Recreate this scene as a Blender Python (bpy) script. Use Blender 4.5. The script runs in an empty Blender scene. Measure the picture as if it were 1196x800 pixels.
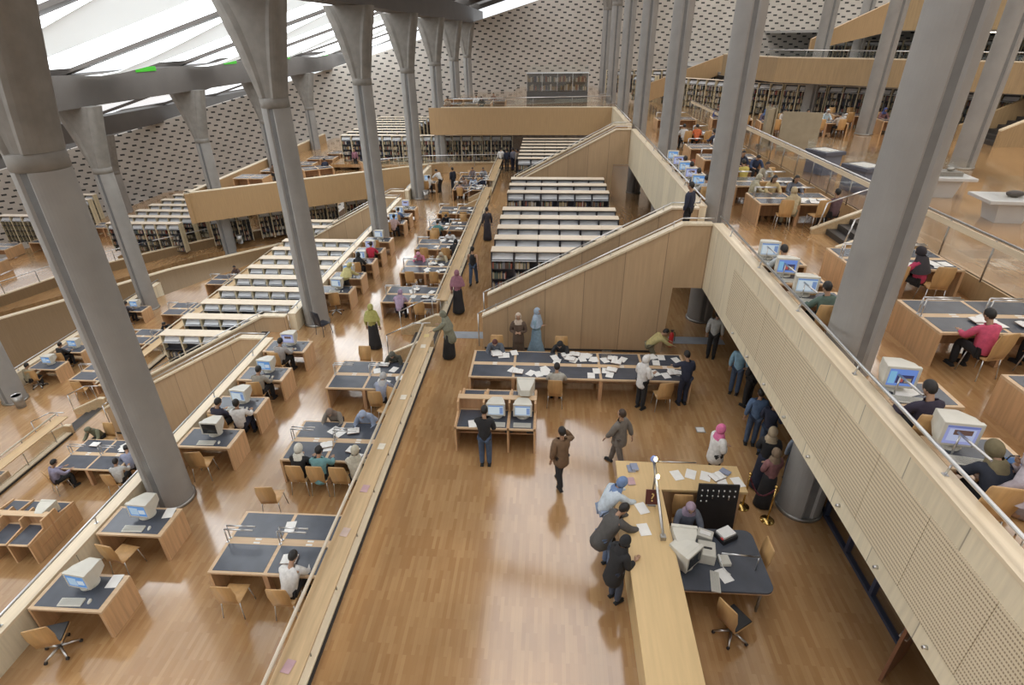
import bpy, bmesh, math, random
from math import sin, cos, pi, radians, sqrt, atan2
from mathutils import Vector, Matrix
random.seed(7)
SC = bpy.context.scene
COL = SC.collection
SC.view_settings.view_transform = 'Standard'
SC.view_settings.look = 'None'
SC.view_settings.gamma = 1.0
SC.view_settings.use_curve_mapping = False

# ---------------------------------------------------------------- camera (metres, main hall floor is z = 0)
CF, CYAW, CPITCH, CROLL, CH = 652.44, -.0651, .5014, -.0091, 9.32
def _rows():
    B = Matrix(((1, 0, 0), (0, 0, -1), (0, 1, 0)))
    cy, sy = cos(CYAW), sin(CYAW); Rz = Matrix(((cy, -sy, 0), (sy, cy, 0), (0, 0, 1)))
    cp, sp = cos(CPITCH), sin(CPITCH); Rx = Matrix(((1, 0, 0), (0, cp, -sp), (0, sp, cp)))
    cr, sr = cos(CROLL), sin(CROLL); Rr = Matrix(((cr, -sr, 0), (sr, cr, 0), (0, 0, 1)))
    return Rr @ Rx @ B @ Rz
CM = _rows()
cam = bpy.data.cameras.new('camera'); co = bpy.data.objects.new('camera', cam); COL.objects.link(co)
cam.sensor_fit = 'HORIZONTAL'; cam.sensor_width = 36.0; cam.lens = CF / 1196 * 36; cam.clip_end = 500
r0, r1, r2 = CM[0], -CM[1], -CM[2]
co.matrix_world = Matrix(((r0[0], r1[0], r2[0], 0), (r0[1], r1[1], r2[1], 0), (r0[2], r1[2], r2[2], CH), (0, 0, 0, 1)))
SC.camera = co
def G(px, py, z=0.0):
    """point of the floor at height z seen at a pixel of the survey photograph"""
    d = CM.transposed() @ Vector(((px - 598) / CF, (py - 400) / CF, 1.0))
    t = (z - CH) / d.z
    return Vector((d.x * t, d.y * t, z))

# ---------------------------------------------------------------- materials
MATS = {}
def _new(name):
    m = bpy.data.materials.new(name); m.use_nodes = True
    nt = m.node_tree; b = nt.nodes['Principled BSDF']
    return m, nt, b
def N(nt, t, **kw):
    n = nt.nodes.new(t)
    for k, v in kw.items(): setattr(n, k, v)
    return n
def mat(name, c, rough=.5, metal=0., var=.08, scale=6., emit=None, es=0., trans=0., spec=None, stretch=(1, 1, 1)):
    if name in MATS: return MATS[name]
    m, nt, b = _new(name)
    b.inputs['Roughness'].default_value = rough; b.inputs['Metallic'].default_value = metal
    if spec is not None: b.inputs['Specular IOR Level'].default_value = spec
    if var:
        tc = N(nt, 'ShaderNodeTexCoord'); mp = N(nt, 'ShaderNodeMapping'); mp.inputs['Scale'].default_value = stretch
        nz = N(nt, 'ShaderNodeTexNoise'); nz.inputs['Scale'].default_value = scale; nz.inputs['Detail'].default_value = 4
        rp = N(nt, 'ShaderNodeValToRGB')
        rp.color_ramp.elements[0].position = .3; rp.color_ramp.elements[1].position = .7
        rp.color_ramp.elements[0].color = tuple(x * (1 - var) for x in c) + (1,)
        rp.color_ramp.elements[1].color = tuple(min(1, x * (1 + var)) for x in c) + (1,)
        nt.links.new(tc.outputs['Object'], mp.inputs[0]); nt.links.new(mp.outputs[0], nz.inputs['Vector'])
        nt.links.new(nz.outputs['Fac'], rp.inputs[0]); nt.links.new(rp.outputs[0], b.inputs['Base Color'])
    else:
        b.inputs['Base Color'].default_value = tuple(c) + (1,)
    if emit is not None:
        b.inputs['Emission Color'].default_value = tuple(emit) + (1,); b.inputs['Emission Strength'].default_value = es
    if trans: b.inputs['Transmission Weight'].default_value = trans
    MATS[name] = m
    return m
def mat_floor():
    m, nt, b = _new('oak_strip_floor')
    g = N(nt, 'ShaderNodeNewGeometry'); mp = N(nt, 'ShaderNodeMapping'); mp.inputs['Rotation'].default_value = (0, 0, pi / 2)
    br = N(nt, 'ShaderNodeTexBrick'); br.offset = .37; br.inputs['Scale'].default_value = 1
    br.inputs['Brick Width'].default_value = .52; br.inputs['Row Height'].default_value = .07
    br.inputs['Mortar Size'].default_value = .0012; br.inputs['Bias'].default_value = 0
    br.inputs['Color1'].default_value = (.48, .295, .140, 1); br.inputs['Color2'].default_value = (.385, .215, .095, 1)
    br.inputs['Mortar'].default_value = (.37, .21, .105, 1)
    nz = N(nt, 'ShaderNodeTexNoise'); nz.inputs['Scale'].default_value = .35; nz.inputs['Detail'].default_value = 5
    mr = N(nt, 'ShaderNodeMapRange'); mr.inputs[1].default_value = .3; mr.inputs[2].default_value = .7; mr.inputs[3].default_value = .8; mr.inputs[4].default_value = 1.18
    mx = N(nt, 'ShaderNodeMix', data_type='RGBA', blend_type='MULTIPLY'); mx.inputs[0].default_value = 1
    gr = N(nt, 'ShaderNodeTexNoise'); gr.inputs['Scale'].default_value = 4; m2 = N(nt, 'ShaderNodeMapping'); m2.inputs['Scale'].default_value = (9, .7, 1)
    mr2 = N(nt, 'ShaderNodeMapRange'); mr2.inputs[1].default_value = .3; mr2.inputs[2].default_value = .7; mr2.inputs[3].default_value = .23; mr2.inputs[4].default_value = .15
    nt.links.new(g.outputs['Position'], mp.inputs[0]); nt.links.new(mp.outputs[0], br.inputs['Vector'])
    nt.links.new(g.outputs['Position'], m2.inputs[0]); nt.links.new(m2.outputs[0], gr.inputs['Vector']); nt.links.new(g.outputs['Position'], nz.inputs['Vector'])
    nt.links.new(nz.outputs['Fac'], mr.inputs[0]); nt.links.new(br.outputs['Color'], mx.inputs[6]); nt.links.new(mr.outputs[0], mx.inputs[7])
    b.inputs['Specular IOR Level'].default_value = .6; b.inputs['Coat Weight'].default_value = 1.0; b.inputs['Coat Roughness'].default_value = .11; b.inputs['Coat IOR'].default_value = 1.8; b.inputs['Coat Tint'].default_value = (1, .985, .95, 1)
    nt.links.new(mx.outputs[2], b.inputs['Base Color']); nt.links.new(gr.outputs['Fac'], mr2.inputs[0]); nt.links.new(mr2.outputs[0], b.inputs['Roughness'])
    return m
def mat_wood(name, c, rough=.42, grain=.12, axis=2, world=True, seam=0., seam_axis=0):
    """veneer: fine grain stretched along an axis, optional panel seams"""
    if name in MATS: return MATS[name]
    m, nt, b = _new(name)
    if world: src = N(nt, 'ShaderNodeNewGeometry').outputs['Position']
    else: src = N(nt, 'ShaderNodeTexCoord').outputs['Object']
    mp = N(nt, 'ShaderNodeMapping'); s = [5, 5, 5]; s[axis] = .35; mp.inputs['Scale'].default_value = s
    nz = N(nt, 'ShaderNodeTexNoise'); nz.inputs['Scale'].default_value = 3; nz.inputs['Detail'].default_value = 6
    rp = N(nt, 'ShaderNodeValToRGB'); rp.color_ramp.elements[0].position = .32; rp.color_ramp.elements[1].position = .68
    rp.color_ramp.elements[0].color = tuple(x * (1 - grain) for x in c) + (1,)
    rp.color_ramp.elements[1].color = tuple(x * (1 + grain) for x in c) + (1,)
    nt.links.new(src, mp.inputs[0]); nt.links.new(mp.outputs[0], nz.inputs['Vector']); nt.links.new(nz.outputs['Fac'], rp.inputs[0])
    out = rp.outputs[0]
    if seam:
        sp = N(nt, 'ShaderNodeSeparateXYZ'); nt.links.new(src, sp.inputs[0])
        dv = N(nt, 'ShaderNodeMath', operation='DIVIDE'); dv.inputs[1].default_value = seam; nt.links.new(sp.outputs[seam_axis], dv.inputs[0])
        fr = N(nt, 'ShaderNodeMath', operation='FRACT'); nt.links.new(dv.outputs[0], fr.inputs[0])
        lt = N(nt, 'ShaderNodeMath', operation='LESS_THAN'); lt.inputs[1].default_value = .018 / seam; nt.links.new(fr.outputs[0], lt.inputs[0])
        fl = N(nt, 'ShaderNodeMath', operation='FLOOR'); nt.links.new(dv.outputs[0], fl.inputs[0])
        wn = N(nt, 'ShaderNodeTexWhiteNoise', noise_dimensions='1D'); nt.links.new(fl.outputs[0], wn.inputs['W'])
        mr = N(nt, 'ShaderNodeMapRange'); mr.inputs[3].default_value = .92; mr.inputs[4].default_value = 1.06; nt.links.new(wn.outputs['Value'], mr.inputs[0])
        mu = N(nt, 'ShaderNodeMix', data_type='RGBA', blend_type='MULTIPLY'); mu.inputs[0].default_value = 1
        nt.links.new(out, mu.inputs[6]); nt.links.new(mr.outputs[0], mu.inputs[7])
        mx = N(nt, 'ShaderNodeMix', data_type='RGBA'); mx.inputs[7].default_value = tuple(x * .45 for x in c) + (1,)
        nt.links.new(lt.outputs[0], mx.inputs[0]); nt.links.new(mu.outputs[2], mx.inputs[6]); out = mx.outputs[2]
    nt.links.new(out, b.inputs['Base Color']); b.inputs['Roughness'].default_value = rough
    MATS[name] = m
    return m
def mat_perforated():
    """acoustic veneer panel drilled with rows of small holes"""
    m, nt, b = _new('perforated_panel')
    pos = N(nt, 'ShaderNodeNewGeometry').outputs['Position']; sp = N(nt, 'ShaderNodeSeparateXYZ'); nt.links.new(pos, sp.inputs[0])
    def chain(sock, per):
        d = N(nt, 'ShaderNodeMath', operation='DIVIDE'); d.inputs[1].default_value = per; nt.links.new(sock, d.inputs[0])
        f = N(nt, 'ShaderNodeMath', operation='FRACT'); nt.links.new(d.outputs[0], f.inputs[0])
        s = N(nt, 'ShaderNodeMath', operation='SUBTRACT'); s.inputs[1].default_value = .5; nt.links.new(f.outputs[0], s.inputs[0])
        a = N(nt, 'ShaderNodeMath', operation='ABSOLUTE'); nt.links.new(s.outputs[0], a.inputs[0])
        return a.outputs[0]
    ay = chain(sp.outputs[1], .032); az = chain(sp.outputs[2], .066)
    ly = N(nt, 'ShaderNodeMath', operation='LESS_THAN'); ly.inputs[1].default_value = .33; nt.links.new(ay, ly.inputs[0])
    lz = N(nt, 'ShaderNodeMath', operation='LESS_THAN'); lz.inputs[1].default_value = .2; nt.links.new(az, lz.inputs[0])
    mu = N(nt, 'ShaderNodeMath', operation='MULTIPLY'); nt.links.new(ly.outputs[0], mu.inputs[0]); nt.links.new(lz.outputs[0], mu.inputs[1])
    nz = N(nt, 'ShaderNodeTexNoise'); nz.inputs['Scale'].default_value = 1.5; nt.links.new(pos, nz.inputs['Vector'])
    rp = N(nt, 'ShaderNodeValToRGB'); rp.color_ramp.elements[0].color = (.72, .62, .45, 1); rp.color_ramp.elements[1].color = (.80, .70, .52, 1); nt.links.new(nz.outputs['Fac'], rp.inputs[0])
    mx = N(nt, 'ShaderNodeMix', data_type='RGBA'); mx.inputs[7].default_value = (.34, .26, .16, 1)
    nt.links.new(mu.outputs[0], mx.inputs[0]); nt.links.new(rp.outputs[0], mx.inputs[6]); nt.links.new(mx.outputs[2], b.inputs['Base Color'])
    b.inputs['Roughness'].default_value = .5
    return m
def mat_niche_wall():
    """curved concrete wall cast with staggered rows of small dark slots"""
    m, nt, b = _new('slotted_concrete')
    uv = N(nt, 'ShaderNodeUVMap'); sp = N(nt, 'ShaderNodeSeparateXYZ'); nt.links.new(uv.outputs[0], sp.inputs[0])
    M = lambda op, a, c=None: (lambda n: (nt.links.new(a, n.inputs[0]), (nt.links.new(c, n.inputs[1]) if not isinstance(c, (int, float, type(None))) else (setattr(n.inputs[1], 'default_value', c) if c is not None else None)), n.outputs[0])[-1])(N(nt, 'ShaderNodeMath', operation=op))
    row = M('DIVIDE', sp.outputs[1], .25); fl = M('FLOOR', row); fz = M('FRACT', row)
    off = M('MULTIPLY', fl, .40); wn = N(nt, 'ShaderNodeTexWhiteNoise', noise_dimensions='1D'); nt.links.new(fl, wn.inputs['W'])
    u0 = M('DIVIDE', sp.outputs[0], 1.52); u1 = M('ADD', u0, off); u2 = M('ADD', u1, M('MULTIPLY', wn.outputs['Value'], .03)); fu = M('FRACT', u2)
    a = M('LESS_THAN', fu, .25); c = M('LESS_THAN', fz, .60); k = M('MULTIPLY', a, c)
    g = M('LESS_THAN', M('FRACT', M('MULTIPLY', row, .25)), .02)
    nz = N(nt, 'ShaderNodeTexNoise'); nz.inputs['Scale'].default_value = .5; nz.inputs['Detail'].default_value = 5
    nt.links.new(uv.outputs[0], nz.inputs['Vector'])
    rp = N(nt, 'ShaderNodeValToRGB'); rp.color_ramp.elements[0].position = .3; rp.color_ramp.elements[1].position = .7
    rp.color_ramp.elements[0].color = (.52, .48, .43, 1); rp.color_ramp.elements[1].color = (.62, .575, .52, 1); nt.links.new(nz.outputs['Fac'], rp.inputs[0])
    m1 = N(nt, 'ShaderNodeMix', data_type='RGBA'); m1.inputs[7].default_value = (.44, .41, .37, 1); nt.links.new(g, m1.inputs[0]); nt.links.new(rp.outputs[0], m1.inputs[6])
    mx = N(nt, 'ShaderNodeMix', data_type='RGBA'); mx.inputs[7].default_value = (.045, .045, .045, 1)
    nt.links.new(k, mx.inputs[0]); nt.links.new(m1.outputs[2], mx.inputs[6]); nt.links.new(mx.outputs[2], b.inputs['Base Color'])
    b.inputs['Roughness'].default_value = .8
    return m
def mat_books():
    m, nt, b = _new('mixed_book_spines')
    g = N(nt, 'ShaderNodeNewGeometry'); rp = N(nt, 'ShaderNodeValToRGB'); rp.color_ramp.interpolation = 'CONSTANT'
    cols = [(.30, .24, .15), (.10, .06, .04), (.45, .40, .30), (.04, .05, .09), (.22, .06, .04), (.50, .47, .42), (.07, .10, .08), (.33, .22, .10), (.12, .12, .13), (.40, .30, .16)]
    while len(rp.color_ramp.elements) < len(cols): rp.color_ramp.elements.new(.5)
    for i, (e, c) in enumerate(zip(rp.color_ramp.elements, cols)): e.position = i / len(cols); e.color = c + (1,)
    nt.links.new(g.outputs['Random Per Island'], rp.inputs[0]); nt.links.new(rp.outputs[0], b.inputs['Base Color']); b.inputs['Roughness'].default_value = .6
    return m
def mat_glass(name='clear_glass', alpha=.12, c=(.8, .9, .9)):
    if name in MATS: return MATS[name]
    m, nt, b = _new(name); out = nt.nodes['Material Output']
    tr = N(nt, 'ShaderNodeBsdfTransparent'); gl = N(nt, 'ShaderNodeBsdfGlossy'); gl.inputs['Roughness'].default_value = .05; gl.inputs['Color'].default_value = c + (1,)
    mx = N(nt, 'ShaderNodeMixShader'); mx.inputs[0].default_value = alpha
    nt.links.new(tr.outputs[0], mx.inputs[1]); nt.links.new(gl.outputs[0], mx.inputs[2]); nt.links.new(mx.outputs[0], out.inputs['Surface'])
    MATS[name] = m
    return m
def mat_shell():
    m, nt, b = _new('translucent_white_shell'); out = nt.nodes['Material Output']
    tl = N(nt, 'ShaderNodeBsdfTranslucent'); tl.inputs['Color'].default_value = (.86, .88, .88, 1); b.inputs['Base Color'].default_value = (.8, .81, .8, 1); b.inputs['Roughness'].default_value = .5
    mx = N(nt, 'ShaderNodeMixShader'); mx.inputs[0].default_value = .13
    nt.links.new(b.outputs[0], mx.inputs[1]); nt.links.new(tl.outputs[0], mx.inputs[2]); nt.links.new(mx.outputs[0], out.inputs['Surface'])
    return m
def mat_emit(name, c, s):
    if name in MATS: return MATS[name]
    m, nt, b = _new(name)
    b.inputs['Base Color'].default_value = (.8, .8, .8, 1); b.inputs['Emission Color'].default_value = tuple(c) + (1,); b.inputs['Emission Strength'].default_value = s
    MATS[name] = m
    return m
FLOOR = mat_floor()
WOOD = mat_wood('maple_panel', (.50, .35, .21), .45, .05, 2, True, 1.22, 0)
WOODY = mat_wood('maple_fascia', (.78, .69, .51), .48, .08, 2, True, 1.22, 1)
WOODP = mat_wood('maple_wall', (.40, .28, .15), .45, .10, 2, True)
CAPM = mat_wood('pale_coping', (.76, .64, .46), .35, .06, 1, True)  # coping wood lightened in colour for the strong light it catches
SHELFW = mat_wood('ledge_wood', (.56, .40, .225), .36, .12, 1, True)
PERF = mat_perforated()
DESKTOP = mat_wood('desk_frame_wood', (.62, .44, .27), .36, .08, 0, False)
DESKB = mat_wood('desk_body_wood', (.50, .29, .155), .42, .12, 2, False)
DESKP = mat_wood('desk_panel_wood', (.58, .36, .19), .42, .14, 2, False)
CHAIRW = mat_wood('chair_plywood', (.55, .33, .14), .38, .10, 2, False)
COUNTW = mat_wood('counter_maple', (.64, .455, .225), .4, .05, 1, False)
BLUE = mat('blue_grey_linoleum', (.075, .084, .105), .24, 0, .12, 3, spec=.5)
DARK = mat('shadow_and_fitting_black', (.025, .024, .024), .6, 0, .1, 4)
BLACK = mat('black_plastic', (.02, .02, .022), .4, 0, .15, 8)
STEEL = mat('brushed_steel', (.62, .62, .62), .28, 1., .05, 10)
STEELD = mat('dull_steel', (.36, .35, .33), .4, .9, .1, 10)
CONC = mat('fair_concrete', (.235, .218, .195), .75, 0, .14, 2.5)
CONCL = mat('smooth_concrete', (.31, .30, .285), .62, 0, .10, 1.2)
GROOVE = mat('blue_grey_infill', (.17, .175, .178), .16, .0, .1, 3, spec=.8)
BEIGE = mat('beige_computer_plastic', (.62, .60, .53), .45, 0, .05, 5)
PAPER = mat('white_paper', (.82, .81, .78), .7, 0, .05, 5)
CREAM = mat('cream_steel', (.66, .58, .40), .5, 0, .06, 3)
SHELFT = mat('pale_bookcase_top', (.74, .63, .49), .4, 0, .05, 1.5)
SHELFB = mat('white_shelf_board', (.78, .81, .85), .3, 0, .05, 2)
DKSTEEL = mat('dark_bookcase_steel', (.055, .055, .065), .45, .2, .15, 4)
BOOKS = mat_books()
GLASS = mat_glass()
GLASS2 = mat_glass('smoked_glass', .16, (.75, .8, .85))
WALLM = mat_niche_wall()
GREYTILE = mat('grey_stone_strip', (.30, .32, .35), .35, 0, .1, 3)
STAIRD = mat('dark_stair_tread', (.05, .045, .042), .5, 0, .15, 5)
ROOFW = mat_shell()
ROOFG = mat('grey_roof_beam', (.095, .082, .072), .6, 0, .08, 1)
SKY = mat_emit('daylit_skylight', (.91, .96, 1.0), 5.4)
SKY2 = mat_emit('added_hall_skylight', (.95, .97, 1.0), 3.0)
SKY3 = mat_emit('far_skylight', (.95, .97, 1.0), 1.3)
SKY4 = mat_emit('added_right_skylight', (1.0, .97, .93), 5.0)
GREEN = mat('green_glass_lens', (.04, .30, .02), .2, 0, 0, emit=(.06, .45, .03), es=.35)
LAMP = mat_emit('lit_bulb', (1.0, .78, .35), 12.)
SCREENB = None

# ---------------------------------------------------------------- mesh builder
class MB:
    def __init__(s): s.v = []; s.f = []; s.sm = []
    def add(s, vs, fs, smooth=False):
        o = len(s.v); s.v += [tuple(v) for v in vs]
        for f in fs: s.f.append(tuple(i + o for i in f)); s.sm.append(smooth)
        return s
    def box(s, x0, x1, y0, y1, z0, z1):
        return s.add([(x0, y0, z0), (x1, y0, z0), (x1, y1, z0), (x0, y1, z0), (x0, y0, z1), (x1, y0, z1), (x1, y1, z1), (x0, y1, z1)],
                     [(0, 3, 2, 1), (4, 5, 6, 7), (0, 1, 5, 4), (1, 2, 6, 5), (2, 3, 7, 6), (3, 0, 4, 7)])
    def obox(s, c, sz, rz=0., rx=0., ry=0.):
        M = Matrix.Translation(c) @ Matrix.Rotation(rz, 4, 'Z') @ Matrix.Rotation(ry, 4, 'Y') @ Matrix.Rotation(rx, 4, 'X')
        a, b, d = sz[0] / 2, sz[1] / 2, sz[2] / 2
        vs = [M @ Vector(p) for p in [(-a, -b, -d), (a, -b, -d), (a, b, -d), (-a, b, -d), (-a, -b, d), (a, -b, d), (a, b, d), (-a, b, d)]]
        return s.add(vs, [(0, 3, 2, 1), (4, 5, 6, 7), (0, 1, 5, 4), (1, 2, 6, 5), (2, 3, 7, 6), (3, 0, 4, 7)])
    def tube(s, p0, p1, r0, r1=None, n=10, caps=True):
        r1 = r0 if r1 is None else r1
        p0, p1 = Vector(p0), Vector(p1); d = (p1 - p0).normalized()
        a = d.orthogonal().normalized(); b = d.cross(a)
        vs = [p0 + (a * cos(2 * pi * i / n) + b * sin(2 * pi * i / n)) * r0 for i in range(n)] + [p1 + (a * cos(2 * pi * i / n) + b * sin(2 * pi * i / n)) * r1 for i in range(n)]
        s.add(vs, [(i, (i + 1) % n, n + (i + 1) % n, n + i) for i in range(n)], True)
        if caps: s.add(vs[:n], [tuple(range(n))[::-1]]); s.add(vs[n:], [tuple(range(n))])
        return s
    def path(s, pts, r, n=8):
        for a, b in zip(pts, pts[1:]): s.tube(a, b, r, r, n)
        return s
    def prism(s, poly, h0, h1, axis='z'):
        """polygon extruded along an axis; poly is (x,y) for z, (x,z) for y, (y,z) for x"""
        n = len(poly)
        def P(p, h): return (p[0], p[1], h) if axis == 'z' else ((p[0], h, p[1]) if axis == 'y' else (h, p[0], p[1]))
        vs = [P(p, h0) for p in poly] + [P(p, h1) for p in poly]
        return s.add(vs, [tuple(range(n))[::-1], tuple(range(n, 2 * n))] + [(i, (i + 1) % n, n + (i + 1) % n, n + i) for i in range(n)])
    def lathe(s, prof, n=16, c=(0, 0, 0), sx=1., sy=1., smooth=True):
        vs = []
        for r, z in prof:
            for i in range(n): vs.append((c[0] + r * sx * cos(2 * pi * i / n), c[1] + r * sy * sin(2 * pi * i / n), c[2] + z))
        fs = [(k * n + i, k * n + (i + 1) % n, (k + 1) * n + (i + 1) % n, (k + 1) * n + i) for k in range(len(prof) - 1) for i in range(n)]
        s.add(vs, fs, smooth)
        s.add(vs[:n], [tuple(range(n))[::-1]]); s.add(vs[-n:], [tuple(range(n))])
        return s
    def ell(s, c, r, n=10, m=7, keep=None, M=None):
        """ellipsoid; keep(x,y,z) on the unit sphere selects its faces"""
        vs = []; c = Vector(c)
        for j in range(m + 1):
            t = pi * j / m
            for i in range(n):
                p = 2 * pi * i / n; vs.append(Vector((sin(t) * cos(p), sin(t) * sin(p), cos(t))))
        fs = []
        for j in range(m):
            for i in range(n):
                q = (j * n + i, (j + 1) * n + i, (j + 1) * n + (i + 1) % n, j * n + (i + 1) % n)
                if keep:
                    ce = sum((vs[k] for k in q), Vector()) / 4
                    if not keep(ce.x, ce.y, ce.z): continue
                fs.append(q)
        w = [Vector((v.x * r[0], v.y * r[1], v.z * r[2])) for v in vs]
        if M is not None: w = [M @ p for p in w]
        return s.add([c + p for p in w], fs, True)
    def mesh(s, name, bevel=0.):
        me = bpy.data.meshes.new(name); me.from_pydata(s.v, [], s.f)
        me.polygons.foreach_set('use_smooth', s.sm)
        bm = bmesh.new(); bm.from_mesh(me)
        bmesh.ops.remove_doubles(bm, verts=bm.verts, dist=1e-5)
        bmesh.ops.recalc_face_normals(bm, faces=bm.faces)
        if bevel:
            es = [e for e in bm.edges if len(e.link_faces) == 2 and e.calc_face_angle(0) > .6]
            bmesh.ops.bevel(bm, geom=es, offset=bevel, segments=2, profile=.6, affect='EDGES', clamp_overlap=True)
        bm.to_mesh(me); bm.free()
        return me
def put(name, mb, m, parent=None, bevel=0., loc=None, rz=None, label=None):
    me = mb.mesh(name, bevel) if isinstance(mb, MB) else mb
    o = bpy.data.objects.new(name, me); COL.objects.link(o)
    if isinstance(mb, MB): me.materials.append(m)
    elif m is not None:
        if not me.materials: me.materials.append(m)
        else: o.material_slots[0].link = 'OBJECT'; o.material_slots[0].material = m
    if parent is not None: o.parent = parent
    if loc is not None: o.location = loc
    if rz is not None: o.rotation_euler = (0, 0, rz)
    if label: o['label'] = label
    return o
def struct(name, mb, m, bevel=0.):
    o = put(name, mb, m, None, bevel); o['kind'] = 'structure'
    return o
def tag(o, label, cat, group=None, kind=None):
    o['label'] = label; o['category'] = cat
    if group: o['group'] = group
    if kind: o['kind'] = kind
    return o
def thing(name, label, cat, loc=(0, 0, 0), rz=0., group=None):
    o = bpy.data.objects.new(name, None); COL.objects.link(o); o.empty_display_size = .2
    o.location = loc; o.rotation_euler = (0, 0, rz)
    return tag(o, label, cat, group)
def dup(o, label, loc=None, rz=None, group=None, parent=None):
    c = o.copy(); COL.objects.link(c)
    if parent is not None: c.parent = parent
    for ch in o.children: dup(ch, None, parent=c)
    if label: c['label'] = label
    if group: c['group'] = group
    if loc is not None: c.location = loc
    if rz is not None: c.rotation_euler = (0, 0, rz)
    return c
def place(z):
    for lo, n in ((4.15, 'on the exhibition floor' if z < 4.3 else 'on the balcony'), (3.5, 'on the balcony'), (-.05, 'in the hall'), (-.6, 'on the desk terrace')):
        if z > lo - .01 and not (n == 'in the hall' and 0.15 < z < .6): return n
    return 'on the desk terrace' if z > -1 else 'on the sunken levels'
class Proto:
    """first call moves the prototype itself, later calls copy it with its parts"""
    def __init__(s, make, fam=None): s.make = make; s.o = None; s.fam = fam
    def __call__(s, label, loc, rz=0., group=None):
        if group is None and s.fam: group = s.fam + ' ' + place(loc[2])
        if s.o is None:
            s.o = s.make(); o = s.o; o['label'] = label; o.location = loc; o.rotation_euler = (0, 0, rz)
            if group: o['group'] = group
            return o
        return dup(s.o, label, loc, rz, group)
ORD = ['first', 'second', 'third', 'fourth', 'fifth', 'sixth', 'seventh', 'eighth', 'ninth', 'tenth', 'eleventh', 'twelfth', 'thirteenth', 'fourteenth', 'fifteenth', 'sixteenth']
WORLD, EXPOSURE = 2.0, -0.62
# ================================================================ THE BUILDING
UX, UZ = 14.6, 4.2                       # one terrace unit: shift in x, drop in z
RC, RR = Vector((10., -8.)), 80.         # the round outer wall
def zr(x): return 10.6 + .288 * (x + 8.9)     # underside of the sloping roof beams
# ---- floors (each its own slab)
def slab(x0, x1, y0, y1, z, t=.35, m=None):
    return struct('floor', MB().box(x0, x1, y0, y1, z - t, z), m or FLOOR)
def fpoly(poly, z, t=.35): return struct('floor', MB().prism(poly, z - t, z), FLOOR)
fpoly([(-3.75, -32), (8.5, -32), (8.5, 47.4), (-3.75, 46.6)], 0)
fpoly([(-9.5, -32), (-3.75, -32), (-3.75, 46.6), (-8.6, 46.7), (-9.5, 46.1)], -.5)
fpoly([(-18.35, -32), (-8.0, -32), (-8.0, 60), (-18.35, 60)], -4.2)
fpoly([(-24.1, -32), (-18.35, -32), (-18.35, 40), (-19.6, 38.7), (-22.5, 33.2), (-24.1, 30)], -4.7)
slab(-62, -22.5, -32, 60, -8.4)
slab(5.0, 10.25, -32, 72, 3.7, .3)
slab(10.25, 40, -32, 72, 4.2, .3)
slab(-9.5, -3.7, 47.76, 73, 3.7, .3); slab(-3.7, 5.0, 47.76, 73, 4.2, .3)
fpoly([(-24.0, 36.55), (-8.6, 47.1), (-8.6, 72), (-24.0, 66)], -.5, .3)
slab(-18.3, 8.5, 47.4, 72, 0, .25)
fpoly([(-39, 20), (-31.0, 27.6), (-24.6, 37.5), (-20, 40), (-20, 62), (-39, 60)], -4.4)
struct('floor', MB().box(-3.56, -2.1, 17.2, 17.7, 0, .006), GREYTILE)
struct('floor', MB().box(4.35, 6.2, 17.15, 17.65, 0, .006), GREYTILE)
# ---- curved outer wall with slots
def arc_pt(a, z): return (RC.x + RR * cos(a), RC.y + RR * sin(a), z)
def outer_wall():
    me = bpy.data.meshes.new('wall_back'); bm = bmesh.new(); uvl = bm.loops.layers.uv.new('UVMap')
    a0, a1, n = radians(150), radians(55), 96
    prev = None
    for i in range(n + 1):
        a = a0 + (a1 - a0) * i / n; x = RC.x + RR * cos(a)
        zt = zr(x) if x < 8 else min(zr(8) + .05 * (x - 8), 24)
        u = -a * RR
        col = [bm.verts.new(arc_pt(a, z)) for z in (-10, zt)] + [bm.verts.new((RC.x + (RR + .5) * cos(a), RC.y + (RR + .5) * sin(a), z)) for z in (-10, zt)]
        if prev:
            pc, pu, pz = prev
            for (i0, i1) in ((0, 1), (1, 3), (3, 2)):
                f = bm.faces.new((pc[i0], col[i0], col[i1], pc[i1]))
                for l, uv in zip(f.loops, ((pu, pc[i0].co.z), (u, col[i0].co.z), (u, col[i1].co.z), (pu, pc[i1].co.z))): l[uvl].uv = uv
        prev = (col, u, zt)
    bmesh.ops.recalc_face_normals(bm, faces=bm.faces)
    bm.to_mesh(me); bm.free(); me.materials.append(WALLM)
    o = bpy.data.objects.new('wall_back', me); COL.objects.link(o); o['kind'] = 'structure'
outer_wall()
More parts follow.
